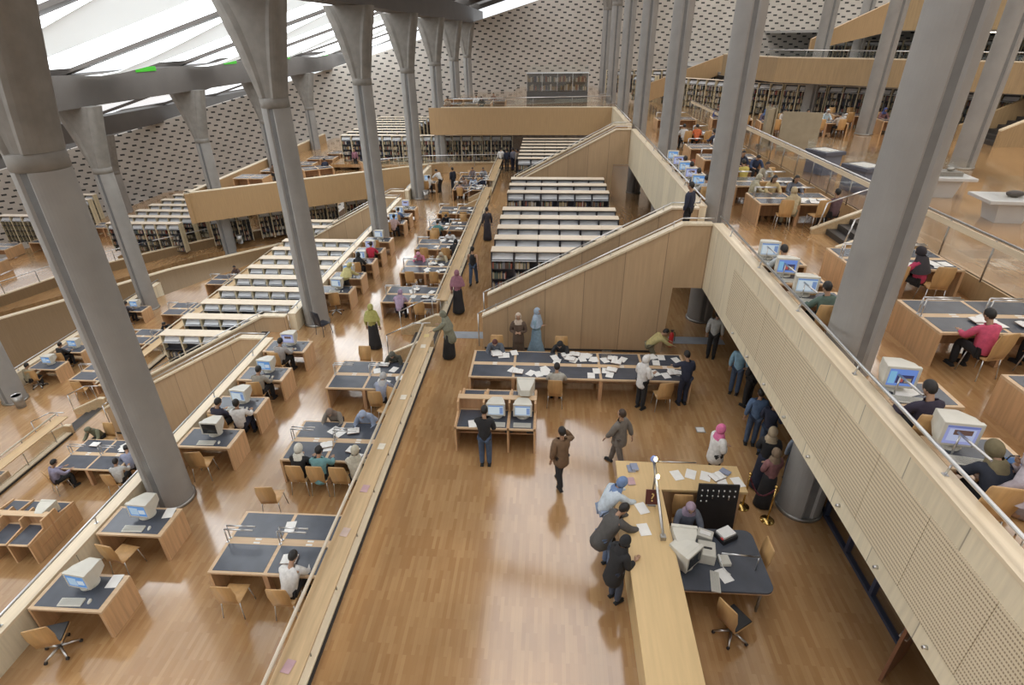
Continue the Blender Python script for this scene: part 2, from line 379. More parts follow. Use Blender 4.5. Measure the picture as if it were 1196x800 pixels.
# ---- parapets, x = outer face; rel heights from the hall unit
def parapet(x, z, y0, y1, perf=None, side='inner'):
    b = MB(); b.box(x, x + .28, y0, y1, z + 2.33, z + 4.36)
    o = struct('wall_parapet', b, WOODY)
    cp = put('coping', MB().box(x - .01, x + .30, y0, y1, z + 4.36, z + 4.42), CAPM, o)
    if perf:
        p0, p1 = perf; y = p0
        k = MB()
        while y < p1 - .01:
            k.box(x - .012, x, y + .006, min(y + 1.214, p1), z + 2.66, z + 3.98); y += 1.22
        put('perforated_panel', k, PERF, o)
        d = MB(); y = p0 + .45
        while y < p1: d.tube((x - .06, y, z + 2.5), (x, y, z + 2.5), .022, .03, 8); y += 1.22
        put('spotlight', d, STEEL, o)
    return o
RAILP = []
def parapet_rail(x, z, y0, y1, label):
    t = thing('handrail', label, 'handrail', (x + .2, y0, z + 4.42))
    put('rail', MB().tube((0, 0, .2), (0, y1 - y0, .2), .028, .028, 10), STEEL, t)
    y = .5
    while y < y1 - y0:
        put('post', MB().tube((-.03, y, 0), (0, y, .2), .016, .016, 6).box(-.06, .0, y - .035, y + .035, 0, .012), STEEL, t); y += 2.4
        if y > 24: break
    return t
for (x, z, y0, y1, pf, nm) in ((4.92, 0, -2, 16.55, (-1.9, 14.0), 'steel handrail on the long balcony parapet with the perforated panels'),
                           (4.92, 0, 18.45, 35.7, None, 'steel handrail on the balcony parapet beside the nearer bookcases'),
                           (4.92, 0, 37.6, 47.5, None, 'steel handrail on the last balcony parapet before the cross bridge'),
                           (4.92 - UX, -UZ, -2, 16.55, None, 'steel handrail on the parapet behind the nearest computer desks'),
                           (4.92 - UX, -UZ, 18.45, 35.7, None, 'steel handrail on the parapet along the sunken pale bookcases'),
                           (4.92 - UX, -UZ, 37.6, 46, None, 'steel handrail on the short parapet end past the fourth column'),
                           (4.92 - 2 * UX, -2 * UZ, 8, 31, None, 'steel handrail on the lowest parapet behind the sunken computer desks')):
    parapet(x, z, y0, y1, pf); parapet_rail(x, z, y0, y1, nm)
# ---- bridges that close the terraces at the far end
def fascia(pts, z0, z1, m, t=.28, name='wall_bridge'):
    for (a, b) in zip(pts, pts[1:]):
        a, b = Vector(a), Vector(b); d = (b - a); L = d.length; rz = atan2(d.y, d.x)
        o = put(name, MB().box(0, L, 0, t, z0, z1 - .06), m, None, 0, (a.x, a.y, 0), rz); o['kind'] = 'structure'
        put('coping', MB().box(0, L, -.01, t + .01, z1 - .06, z1), CAPM, o)
BRW = mat_wood('bridge_veneer', (.47, .31, .16), .45, .06, 2, False)
fascia([(-8.6, 47.5), (5.2, 47.5)], 2.33, 4.42, BRW)
struct('wall_bridge', MB().box(-9.6, -8.6, 47.5, 47.8, 2.33, 4.36), BRW)
fascia([(-24.2, 36.0), (-8.6, 46.7)], -1.75, .32, BRW)
fascia([(-8.6, 46.7), (-3.85, 46.9)], -.5, .32, BRW)
fascia([(-24.2, 62), (-24.2, 36.0)], -1.75, .32, BRW)
RINGW = mat_wood('ring_veneer_shaded', (.25, .165, .085), .45, .06, 2, False)  # bridge veneer darkened in colour for the shade on the right-facing ring
# ring walls at the ends of the sunken terraces
fascia([(-31.5, 20.5), (-29.6, 25.6), (-27.6, 28.5), (-26.2, 30.7), (-24.6, 33.2), (-20.5, 37.4), (-18, 40)], -8.4, -3.95, RINGW, .3, 'wall_ring')
fascia([(-34.5, 21.5), (-31.8, 28.2), (-30.6, 31.8), (-27.6, 35.9), (-25.2, 38.7), (-20.5, 42.6)], -4.9, -3.75, RINGW, .2, 'wall_ring')
# ---- right-hand galleries
fascia([(13.4, 49.6), (14.9, 42.0), (18.2, 39.3), (23.9, 33.0)], 6.5, 8.0, WOODP, .4, 'wall_gallery')
fascia([(23.9, 33.0), (26.0, 29.5)], 6.5, 8.0, WOODP, .4, 'wall_gallery')
struct('floor', MB().prism([(13.6, 49.6), (15.1, 42.1), (18.4, 39.4), (24.1, 33.1), (26.2, 29.6), (45, 29.6), (45, 75), (13.6, 75)], 6.45, 6.65), CONCL)
struct('wall_gallery', MB().prism([(7.6, 4.2), (14.2, 6.6), (14.2, 8.0), (7.6, 5.6)], 51.2, 51.5, 'y'), BRW)
fascia([(23.0, 44.0), (27.5, 43.8), (50, 41.5)], 9.45, 11.5, WOODP, .4, 'wall_gallery')
struct('wall_gallery', MB().prism([(17.6, 8.3), (23.0, 9.5), (23.0, 11.5), (17.6, 9.0)], 44.0, 44.3, 'y'), BRW)
struct('floor', MB().prism([(23.2, 44.2), (27.5, 44.0), (50, 41.8), (50, 72), (23.2, 72)], 9.4, 9.6), CONCL)
# ---- walls and undersides beneath the terraces
CREAMW = mat('cream_plaster', (.55, .50, .43), .7, 0, .04, .4)
struct('wall_under', MB().box(8.4, 8.6, -3, 47, 0, 3.4), CREAMW); struct('ceiling_under_bounce', MB().box(5.2, 8.4, -3, 47, 3.3, 3.38), CREAMW)  # pale wall and added underside sheet bounce light onto the hall floor
struct('wall_under', MB().box(-8.1, -7.9, -3, 47, -4.2, -.85), WOODP)
struct('wall_step', MB().box(-3.78, -3.72, -3, 46.5, -.5, 0), WOODP)
struct('wall_step', MB().box(-18.38, -18.32, -3, 40, -4.7, -4.2), WOODP)
struct('wall_step', MB().box(10.2, 10.3, -3, 72, 3.7, 4.2), WOODP)
# ---- columns of the grid
COLX0, COLY0 = 5.78, 9.6
def column_mesh(h_sh, zt):
    n = 48; r = .45; prof = []
    for i in range(n):
        a = 2 * pi * i / n; rr = r
        da = min(abs((a - pi / 2 + pi) % (2 * pi) - pi), abs((a + pi / 2 + pi) % (2 * pi) - pi))
        if da < .26: rr = r - .055
        prof.append((rr * cos(a), rr * sin(a)))
    b = MB(); vs = [(x, y, z) for z in (0, h_sh) for x, y in prof]
    b.add(vs, [(i, (i + 1) % n, n + (i + 1) % n, n + i) for i in range(n)]); b.add(vs[n:], [tuple(range(n))])
    return b
def infill_mesh(h):
    b = MB()
    for s in (-1, 1): b.box(-.10, .10, min(s * .402, s * .39), max(s * .402, s * .39), 0, h)
    return b
def capital_mesh(h):
    """fluted lotus head: flares towards the low side of the roof"""
    n = 32; b = MB(); rings = []
    for k in range(9):
        t = k / 8; w = t ** 1.05
        xl, xr, yy = .45 + .85 * w, .45 + .48 * w, .47 - .04 * t
        ring = []
        for i in range(n):
            a = 2 * pi * i / n; c, s_ = cos(a), sin(a); e = 1 - .72 * t
            x = (abs(c) ** e) * (1 if c > 0 else -1); y = (abs(s_) ** e) * (1 if s_ > 0 else -1)
            yv = y * yy
            if abs(a - 3 * pi / 2) < .22 or abs(a - pi / 2) < .22: yv *= .86
            ring.append(((x * (xr if x > 0 else xl)), yv, h * t))
        rings.append(ring)
    vs = [p for r_ in rings for p in r_]
    b.add(vs, [(k * n + i, k * n + (i + 1) % n, (k + 1) * n + (i + 1) % n, (k + 1) * n + i) for k in range(8) for i in range(n)])
    b.add(vs[-n:], [tuple(range(n))])
    return b
def column(x, y, z0, label, group=None):
    zt = zr(x); zj = zt - 2.95
    t = thing('column', label, 'column', (x, y, z0), 0, group)
    if x > 4 and zj < z0 + 3: zj = z0 + 6
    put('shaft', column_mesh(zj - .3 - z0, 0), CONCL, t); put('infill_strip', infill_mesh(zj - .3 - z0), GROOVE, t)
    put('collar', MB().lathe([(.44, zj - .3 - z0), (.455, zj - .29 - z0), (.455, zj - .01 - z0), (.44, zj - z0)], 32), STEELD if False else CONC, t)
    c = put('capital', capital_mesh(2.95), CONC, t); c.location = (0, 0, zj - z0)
    put('foot_ring', MB().lathe([(.49, 0), (.49, .06), (.46, .08)], 32), STEELD, t)
    return t
COLS = []
for k in range(1, 8):
    y = COLY0 * k if k < 7 else 67
    column(COLX0, y, 0 if k < 5 else 3.7, 'grey concrete column rising through the balcony, %s from the near end' % ORD[k - 1], 'columns through the balcony')
    if k < 8: column(COLX0 - UX - .1, y, -.5 if k < 5 else -.5, 'grey concrete column with flared head on the desk terrace, %s from near end' % ORD[k - 1], 'columns on the desk terrace')
for k in (2, 3, 4, 5, 6): column(COLX0 - 2 * UX, COLY0 * k, -4.7, 'concrete column of the lower row beyond the pale bookcases, %s from near end' % ORD[k - 2], 'columns of the lower row')
for k in (5, 6): column(COLX0 - 3 * UX, COLY0 * k, -8.4, 'concrete column of the lowest row by the slotted wall, %s from near end' % ORD[k - 5], 'columns of the lowest row')
for i, (px, py) in enumerate(((1122, 196), (1008, 157), (941, 138))):
    p = G(px, py, 4.2); column(p.x, p.y, 4.2, 'tall round concrete column on the exhibition floor, %s from the display plinths' % ORD[i], 'columns on the exhibition floor')
column(24.5, 52, 4.2, 'slim far concrete column in front of the upper gallery parapet')
# ---- roof: sloping beams, white eyelid shells and daylit glazing
CREAMW = mat('cream_plaster', (.55, .50, .43), .7, 0, .04, .4)
SOFFIT = mat('grey_soffit', (.24, .225, .21), .6, 0, .05, .6)
def sheet_quad(xa, xb, y0, y1, dz): return MB().add([(xa, y0, zr(xa) + dz), (xb, y0, zr(xb) + dz), (xb, y1, zr(xb) + dz), (xa, y1, zr(xa) + dz)], [(0, 1, 2, 3)])
def roof():
    ys = [COLY0 * k for k in range(-3, 9)]
    xs = [COLX0 - .1 - UX * k for k in range(-3, 5)]
    for x in xs:
        z = zr(x); struct('trim_beam', MB().box(x - .75, x + .45, -32, 80, z, z + 1.45), ROOFG)
    for y in ys:
        xa, xb = xs[-1], xs[0]
        struct('trim_beam', MB().prism([(xa, zr(xa) + 1.45), (xb, zr(xb) + 1.45), (xb, zr(xb) + 2.3), (xa, zr(xa) + 2.3)], y - .25, y + .25, 'y'), ROOFG)
    for k in range(len(xs) - 1):
        xa, xb = xs[k + 1] + .45, xs[k] - .75
        for j in range(len(ys) - 1):
            y0, y1 = ys[j] + .25, ys[j + 1] - .25
            if xb < -5:
                struct('window_roof', sheet_quad(xa, xb, y0, y1, 1.62), SKY if xb > -20 else SKY3)
                b = MB(); n = 14; grid = []
                for iu in range(n + 1):
                    for iv in range(n + 1):
                        u, v = iu / n, iv / n
                        # eyelid: hangs from the low y edge, its lip sweeps from the low corner up to the far beam
                        lip = .985 - .72 * max(0, (v - .42) / .58) ** 2.1
                        x = xb - (xb - xa) * u * lip; y = y0 + (y1 - y0) * v * .60
                        grid.append((x, y, zr(x) + 1.58 - .75 * sin(pi * min(1, u * 1.1) * .5) ** 2 * (1 - v ** 2) * (1 - .5 * (u > .9) * (u - .9) * 10)))
                b.add(grid, [(i * (n + 1) + q, (i + 1) * (n + 1) + q, (i + 1) * (n + 1) + q + 1, i * (n + 1) + q + 1) for i in range(n) for q in range(n)], True)
                if xb > -20:
                    o = struct('ceiling_shell', b, ROOFW); pass
                if k == 3 + 1 and 3 < j < 10:
                    struct('trim_lens', MB().box(xa, xa + .04, y0 + 4.2, y0 + 6.0, zr(xa) + 1.2, zr(xa) + 1.44), GREEN)
            else:
                xm = xa + (xb - xa) * .45
                struct('ceiling_soffit', sheet_quad(xa, xm, y0, y1, 1.9), SOFFIT)
                struct('window_roof', sheet_quad(xm, xb, y0, y1, 2.25), SKY2 if xb < 10 else SKY4)  # unseen glazing added for soft top light over hall and right-hand levels
                if k == 3 and j > 6:
                    x = xa + .9; y = y0 + .6
                    t = thing('spotlight', 'small round spotlight under the grey roof soffit, %s along the flared columns' % ORD[j - 7], 'lamp', (x, y, zr(x) + 1.9), 0, 'ceiling spotlights')
                    put('spot_can', MB().lathe([(.16, 0), (.16, -.22), (.14, -.22)], 12), STEELD, t); put('spot_bulb', MB().lathe([(.13, -.20), (.12, -.215)], 12), LAMP, t)
roof()
struct('wall_front', MB().box(-62, 46, -32.3, -32, -10, 30), CREAMW); struct('wall_right', MB().box(45.7, 46, -32, 78, 3, 30), CREAMW); struct('wall_left', MB().box(-62, -61.7, -32, 60, -10, 12), CONC)

# ---- stairs up to the balconies
def big_stair(dx, dy, dz, label):
    t = thing('staircase', label, 'staircase', (dx, 16.5 + dy, dz))
    poly = [(-2.05, 0), (-2.05, 1.18), (4.06, 4.36), (4.92, 4.36), (4.92, 2.35), (4.0, 2.35), (3.9, 0)]
    poly2 = [(-2.05, 0), (-2.05, 1.18), (4.06, 4.36), (4.92, 4.36), (4.92, 2.35), (4.0, 2.35), (3.9, 0)]
    for yy in (0, 1.75):
        w = put('side_wall', MB().prism(poly, yy, yy + .16, 'y'), WOOD, t)
        put('coping', MB().prism([(-2.06, 1.18), (-2.06, 1.24), (4.04, 4.42), (4.92, 4.42), (4.92, 4.36), (4.06, 4.36)], yy - .05, yy + .21, 'y'), CAPM, w)
        h = MB().path([(-2.2, yy + .08, .05), (-2.2, yy + .08, 1.28), (-1.95, yy + .08, 1.42), (4.05, yy + .08, 4.55), (4.95, yy + .08, 4.55)], .022)
        put('handrail', h, STEEL, t)
        for q in range(4):
            x = -1.6 + q * 1.8; put('rail_post', MB().tube((x, yy + .08, 1.42 + (x + 2.05) * .52 - .25), (x, yy + .08, 1.42 + (x + 2.05) * .52), .014, .014, 6), STEEL, t)
    for i in range(22):
        x0 = -2.0 + i * .28; put('step', MB().box(x0, x0 + .30, .16, 1.75, i * .17, (i + 1) * .17), STAIRD, t)
    put('landing', MB().box(4.1, 5.0, .16, 1.75, 3.5, 3.72), FLOOR, t)
    put('skirting', MB().box(-2.0, 3.7, -.02, 0, 0, .07), DARK, t)
    return t
big_stair(0, 0, 0, 'maple-walled staircase rising from the hall to the balcony behind the long table')
big_stair(0, 19.2, 0, 'maple-walled staircase to the balcony beyond the nearer bookcases')
big_stair(-UX, 0, -UZ, 'sunken maple-walled staircase beside the pale bookcases and nearest computer desks')
big_stair(-UX, 19.2, -UZ, 'sunken far staircase near the fourth terrace column')
RAILC = mat('pale_lacquered_rail', (.66, .58, .46), .3, .2, .04, 3)
# ---- reading ledges (shelf topped rails) between hall and desk terrace
def ledge(dx, dz, y0, y1, label):
    t = thing('reading_ledge', label, 'ledge', (dx, y0, dz)); L = y1 - y0
    put('shelf_top', MB().box(-3.99, -3.56, 0, L, .83, .87), SHELFW, t, .006)
    put('curb', MB().box(-3.96, -3.735, 0, L, 0, .10), CAPM, t); put('curb_shadow', MB().box(-3.735, -3.70, 0, L, .0, .06), DARK, t)  # black strip beside the curb stands for the shadow along it
    put('kick_board', MB().box(-3.97, -3.93, 0, L, -.5, .12), SHELFW, t)
    put('handrail', MB().tube((-4.02, 0, .97), (-4.02, L, .97), .034, .034, 8), RAILC, t)
    put('glass_pane', MB().box(-3.90, -3.89, .1, L - .1, .12, .80), GLASS, t)
    y = .05; i = 0
    while y < L and i < 24:
        put('post', MB().tube((-3.84, y, .1), (-3.84, y, .83), .014, .014, 6), STEELD, t)
        put('rail_stud', MB().tube((-4.02, y + .3, .85), (-4.02, y + .3, .97), .016, .016, 6), STEELD, t)
        y += 1.3; i += 1
    return t
ledge(0, 0, -1, 16.35, 'long reading ledge with steel rail on the near side of the hall')
ledge(0, 0, 18.5, 36.0, 'middle reading ledge between the hall walkway and the desk terrace')
ledge(0, 0, 37.9, 46.4, 'far reading ledge ending at the cross bridge')
ledge(-UX, -UZ, 4, 16.35, 'sunken reading ledge beside the double catalogue carrel')
ledge(-UX, -UZ, 18.5, 36.5, 'sunken reading ledge hidden along the pale bookcases')
def small_stair(dx, dy, dz, label):
    t = thing('short_stairs', label, 'stairs', (dx, dy, dz))
    for i in range(3): put('step', MB().box(-4.15 - .32 * i - .32 + .3, -3.8 - .32 * i + .02, 16.6, 18.3, -.5, -.125 * (i + 1)), STAIRD, t)
    for y in (16.42, 18.3):
        put('stringer', MB().prism([(-3.75, -.5), (-3.75, .32), (-4.0, .32), (-5.35, -.32), (-5.35, -.5)], y, y + .1, 'y'), SHELFW, t)
        put('coping', MB().prism([(-3.75, .32), (-3.75, .36), (-4.0, .36), (-5.37, -.28), (-5.35, -.32), (-4.0, .32)], y - .02, y + .12, 'y'), CAPM, t)
        put('handrail', MB().path([(-3.8, y + .05, .95), (-4.4, y + .05, .92), (-5.35, y + .05, .45), (-5.35, y + .05, -.5)], .02), STEEL, t)
        put('rail_post', MB().tube((-4.1, y + .05, .3), (-4.1, y + .05, .94), .016, .016, 6), STEEL, t)
    return t
small_stair(0, 0, 0, 'short dark steps with steel handrails down to the desk terrace')
small_stair(0, 19.4, 0, 'far short steps with handrails beside the far reading ledge')
small_stair(-UX, 0, -UZ, 'sunken short steps with steel handrails by the white floor glare')
# ---- glazed rail between balcony and exhibition floor
def glass_rail(pts, h, label, post=1.5, wood=True, m=GLASS):
    t = thing('glass_railing', label, 'railing', pts[0])
    p0 = Vector(pts[0])
    for a, b in zip(pts, pts[1:]):
        a, b = Vector(a) - p0, Vector(b) - p0; d = b - a; L = d.length; rz = atan2(d.y, d.x); up = Vector((0, 0, h))
        put('rail', MB().tube(a + up + Vector((0, 0, .04)), b + up + Vector((0, 0, .04)), .03, .03, 8), STEEL, t)
        if wood: put('wood_rail', MB().obox((a + b) / 2 + Vector((0, 0, h - .09)), (L, .06, .14), rz), CAPM, t)
        put('glass_pane', MB().obox((a + b) / 2 + Vector((0, 0, h * .5)), (L, .012, h * .72), rz), m, t)
        n = max(1, int(L / post))
        for i in range(n + 1):
            p = a + d * (i / n); put('post', MB().tube(p, p + up, .022, .022, 6), STEELD, t)
    return t
glass_rail([(10.12, 3, 4.2), (10.12, 16.0, 4.2)], 1.0, 'steel and glass railing along the exhibition floor edge behind the large study tables')
glass_rail([(10.12, 18.0, 4.2), (10.12, 44, 4.2)], 1.0, 'long glass railing of the exhibition floor past the short balcony steps')
def up_stair():
    t = thing('short_stairs', 'short dark steps from the balcony to the exhibition floor beside the big column', 'stairs', (9.9, 16.1, 3.7))
    for i in range(3): put('step', MB().box(-1.0 + .32 * i, .3, .1, 1.8, 0, .165 * (i + 1)), STAIRD, t)
    for y in (0, 1.8):
        put('stringer', MB().prism([(-1.45, 0), (-1.45, .12), (.2, .82), (.2, 0)], y, y + .1, 'y'), SHELFW, t)
        put('coping', MB().prism([(-1.47, .12), (-1.47, .17), (.2, .87), (.2, .82)], y - .02, y + .12, 'y'), CAPM, t)
        put('handrail', MB().path([(-1.3, y + .05, .1), (-1.15, y + .05, .98), (.2, y + .05, 1.5)], .022), STEEL, t)
up_stair()
glass_rail([(-13.6, 46.0 - 1.6, .0), (-10.1, 46.9 - .8, 0), (-3.9, 46.9, 0)], .9, 'curved glass railing in front of the far bookcases', 1.8, False)
glass_rail([(-31.8, 28.4, -3.75), (-30.5, 32.0, -3.75), (-27.5, 36.1, -3.75), (-25.1, 38.9, -3.75)], .7, 'curved glass railing above the sunken ring walkway', 1.8, False)
glass_rail([(-7.6, 47.7, 4.2), (5.0, 50, 4.2)], .75, 'thin glass railing on top of the cross bridge', 3, False)
# ---- glazed doors under the balcony
dw = struct('window_1', MB().box(6.22, 6.32, 6.3, 11.4, 0, .07).box(6.22, 6.32, 6.3, 11.4, 2.9, 3.3), mat('navy_frame', (.05, .06, .10), .4, .2))
for i in range(6): put('mullion', MB().box(6.22, 6.32, 6.3 + i * 1.0, 6.38 + i * 1.0, .07, 2.9), MATS['navy_frame'], dw)
put('pane', MB().box(6.26, 6.28, 6.35, 11.35, .07, 2.9), GLASS2, dw)
dd = struct('door_1', MB().obox((0, 0, 1.1), (.95, .05, 2.2), 0), mat_wood('door_brown', (.20, .09, .045), .4, .2, 2, False), .006)
dd.location = (5.98, 6.0, 0); dd.rotation_euler = (0, 0, radians(38))
put('door_handle', MB().path([(-.38, -.05, 1.05), (-.25, -.05, 1.05)], .012).path([(-.38, -.05, 1.05), (-.38, 0, 1.05)], .01).path([(-.38, .05, 1.05), (-.25, .05, 1.05)], .012), STEEL, dd)
# ================================================================ FURNITURE MAKERS
def table_maker(nx, w, d, lamps=True, mat_top=None):
    def make():
        t = thing('reading_table', 'x', 'table'); H = .73; nb = MB()
        f = MB(); bw = .075
        f.box(-w / 2, w / 2, -d / 2, d / 2, H - .05, H)
        put('table_top', f, DESKTOP, t, .006)
        cw = (w - bw) / nx
        for i in range(nx):
            x0 = -w / 2 + bw + cw * i
            for s in (-1, 1):
                ya, yb = (.09, d / 2 - .05) if s > 0 else (-d / 2 + .05, -.09)
                put('blotter', MB().box(x0, x0 + cw - bw, ya, yb, H - .01, H + .004), BLUE, t)
                put('number_plate', MB().box(x0 + cw * .45, x0 + cw * .45 + .13, s * .045 - .02, s * .045 + .02, H, H + .006), PAPER, t)
        for x in (-w / 2 + .03, w / 2 - .03):
            put('end_panel', MB().box(x - .03, x + .03, -d / 2, d / 2, 0, H - .05), DESKP, t, .004)
        put('modesty_panel', MB().box(-w / 2 + .06, w / 2 - .06, -.02, .02, .12, H - .05), DESKB, t)
        for i in range(1, nx):
            x = -w / 2 + bw / 2 + cw * i
            for s in (-1, 1): put('leg', MB().box(x - .05, x + .05, min(s * (d / 2), s * (d / 2 - .14)), max(s * (d / 2), s * (d / 2 - .14)), 0, H - .05), DESKB, t, .004)
        if lamps:
            for i in range(nx):
                for s in (-1, 1):
                    x = -w / 2 + bw / 2 + cw * i
                    l = put('lamp_post', MB().tube((x, s * .05, H), (x, s * .05, H + .36), .013, .013, 8).lathe([(.035, 0), (.03, .015)], 10, (x, s * .05, H)), STEEL, t)
                    put('light_bar', MB().tube((x, s * .05, H + .36), (x + cw * .55, s * .05, H + .36), .017, .017, 8), STEEL, l)
        return t
    return make
TABLE4 = Proto(table_maker(2, 2.28, 1.6))
TABLE4B = Proto(table_maker(2, 2.55, 1.5))
TABLE10 = Proto(table_maker(5, 6.35, 1.55, False))
TABLEF = Proto(table_maker(2, 2.3, 1.5, False))
def pc_desk():
    t = thing('computer_desk', 'x', 'desk'); w, d, H = 1.42, .80, .73
    put('desk_top', MB().box(-w / 2, w / 2, -d / 2, d / 2, H - .05, H), DESKTOP, t, .006)
    put('blotter', MB().box(-w / 2 + .08, w / 2 - .10, -d / 2 + .06, d / 2 - .06, H - .01, H + .004), BLUE, t)
    put('end_panel', MB().box(w / 2 - .07, w / 2, -d / 2, d / 2, 0, H - .05), DESKP, t, .004)
    put('end_panel', MB().box(-w / 2, -w / 2 + .05, -d / 2, d / 2, 0, H - .05), DESKP, t, .004)
    put('back_panel', MB().box(-w / 2 + .05, w / 2 - .07, d / 2 - .06, d / 2 - .03, .1, H - .05), DESKB, t)
    put('cable_grommet', MB().lathe([(.04, H), (.04, H + .008), (.025, H + .008)], 12, (.45, .2, 0)), BLACK, t)
    return t
PCDESK = Proto(pc_desk)
def shell_parts(t, arms=False):
    b = MB(); n = 6
    for x0, x1 in ((-.21, .21),):
        pts = [(-.215, .44), (-.12, .445), (0, .45), (.12, .455), (.2, .452), (.225, .43)]
        vs = [(x * (1 - .08 * (y < -.2)), y, z) for y, z in pts for x in (x0, x1)]
        b.add(vs, [(2 * i, 2 * i + 1, 2 * i + 3, 2 * i + 2) for i in range(5)], True)
        vs2 = [(x, y, z - .016) for x, y, z in vs]; b.add(vs2, [(2 * i, 2 * i + 2, 2 * i + 3, 2 * i + 1) for i in range(5)], True)
        b.add(vs + vs2, [(0, 2, 14, 12), (1, 13, 15, 3), (10, 11, 23, 22), (0, 12, 13, 1)])
    put('seat', b, CHAIRW, t)
    k = MB(); prof = [(-.205, .445, .185), (-.225, .56, .19), (-.245, .74, .215), (-.275, .97, .195), (-.28, 1.0, .18)]
    vs = [(s * w, y, z) for y, z, w in prof for s in (-1, 1)]; vs2 = [(x, y - .016, z) for x, y, z in vs]
    k.add(vs, [(2 * i, 2 * i + 1, 2 * i + 3, 2 * i + 2) for i in range(4)], True); k.add(vs2, [(2 * i, 2 * i + 2, 2 * i + 3, 2 * i + 1) for i in range(4)], True)
    k.add(vs + vs2, [(2 * i, 2 * i + 2, 2 * i + 12, 2 * i + 10) for i in range(4)] + [(2 * i + 1, 2 * i + 11, 2 * i + 13, 2 * i + 3) for i in range(4)] + [(8, 9, 19, 18), (0, 10, 11, 1)])
    put('backrest', k, CHAIRW, t)
def chair():
    t = thing('chair', 'x', 'chair'); shell_parts(t)
    for sx in (-1, 1):
        for sy in (-1, 1): put('leg', MB().tube((sx * .18, sy * .17, .44), (sx * .215, sy * .22, 0), .012, .011, 8), STEEL, t)
    return t
CHAIR = Proto(chair, 'plywood chairs')
def office_chair():
    t = thing('office_chair', 'x', 'chair'); shell_parts(t)
    put('seat_pad', MB().box(-.20, .20, -.19, .20, .455, .485), BLACK, t, .012)
    put('gas_post', MB().tube((0, 0, .12), (0, 0, .44), .03, .025, 10), STEELD, t)
    for i in range(5):
        a = 2 * pi * i / 5 + .3; l = put('base_arm', MB().tube((0, 0, .13), (.29 * cos(a), .29 * sin(a), .07), .028, .018, 8), STEEL, t)
        put('caster', MB().tube((.29 * cos(a) - .02, .29 * sin(a), .03), (.29 * cos(a) + .02, .29 * sin(a), .03), .03, .03, 10), BLACK, l)
    return t
OCHAIR = Proto(office_chair, 'swivel chairs')
def screen_mat(name, bg, boxes, s=.9):
    """lit screen: a desktop with a few plain windows, object space x/z"""
    if name in MATS: return MATS[name]
    m, nt, b = _new(name); sp = N(nt, 'ShaderNodeSeparateXYZ'); tc = N(nt, 'ShaderNodeTexCoord'); nt.links.new(tc.outputs['Object'], sp.inputs[0])
    cur = None; rgb = N(nt, 'ShaderNodeRGB'); rgb.outputs[0].default_value = bg + (1,); cur = rgb.outputs[0]
    for (x0, x1, z0, z1, c) in boxes:
        ops = []
        for (i, lo, hi) in ((0, x0, x1), (2, z0, z1)):
            for op, v in (('GREATER_THAN', lo), ('LESS_THAN', hi)):
                n = N(nt, 'ShaderNodeMath', operation=op); n.inputs[1].default_value = v; nt.links.new(sp.outputs[i], n.inputs[0]); ops.append(n.outputs[0])
        a = ops[0]
        for o in ops[1:]:
            n = N(nt, 'ShaderNodeMath', operation='MULTIPLY'); nt.links.new(a, n.inputs[0]); nt.links.new(o, n.inputs[1]); a = n.outputs[0]
        mx = N(nt, 'ShaderNodeMix', data_type='RGBA'); nt.links.new(a, mx.inputs[0]); nt.links.new(cur, mx.inputs[6]); mx.inputs[7].default_value = c + (1,); cur = mx.outputs[2]
    nt.links.new(cur, b.inputs['Emission Color']); b.inputs['Emission Strength'].default_value = s
    b.inputs['Base Color'].default_value = (.02, .02, .02, 1); b.inputs['Roughness'].default_value = .15
    MATS[name] = m
    return m
# screen spans x -.17...17, z .13...38 in monitor space
SC1 = screen_mat('screen_blue', (.16, .40, .85), [(-.15, .02, .17, .34, (.55, .75, .95)), (.03, .15, .2, .3, (.75, .85, .95)), (-.17, .17, .13, .145, (.6, .6, .65))])
SC2 = screen_mat('screen_page', (.62, .78, .92), [(-.15, .08, .16, .34, (.80, .90, .96)), (.09, .16, .16, .33, (.25, .38, .7)), (-.17, .17, .355, .38, (.15, .3, .7)), (-.17, .17, .13, .145, (.5, .55, .65))])
SC3 = screen_mat('screen_media', (.20, .36, .90), [(-.07, .14, .17, .30, (.06, .06, .16)), (-.03, .02, .19, .27, (.6, .12, .1)), (.04, .12, .18, .25, (.45, .38, .2)), (-.16, -.08, .16, .35, (.3, .65, .95))])
SC4 = screen_mat('screen_lilac', (.42, .46, .85), [(-.14, .14, .17, .34, (.62, .68, .95)), (-.09, .11, .26, .33, (.18, .10, .08)), (-.17, .17, .355, .38, (.2, .25, .6))])
SC5 = screen_mat('screen_dark', (.01, .012, .014), [], .3)
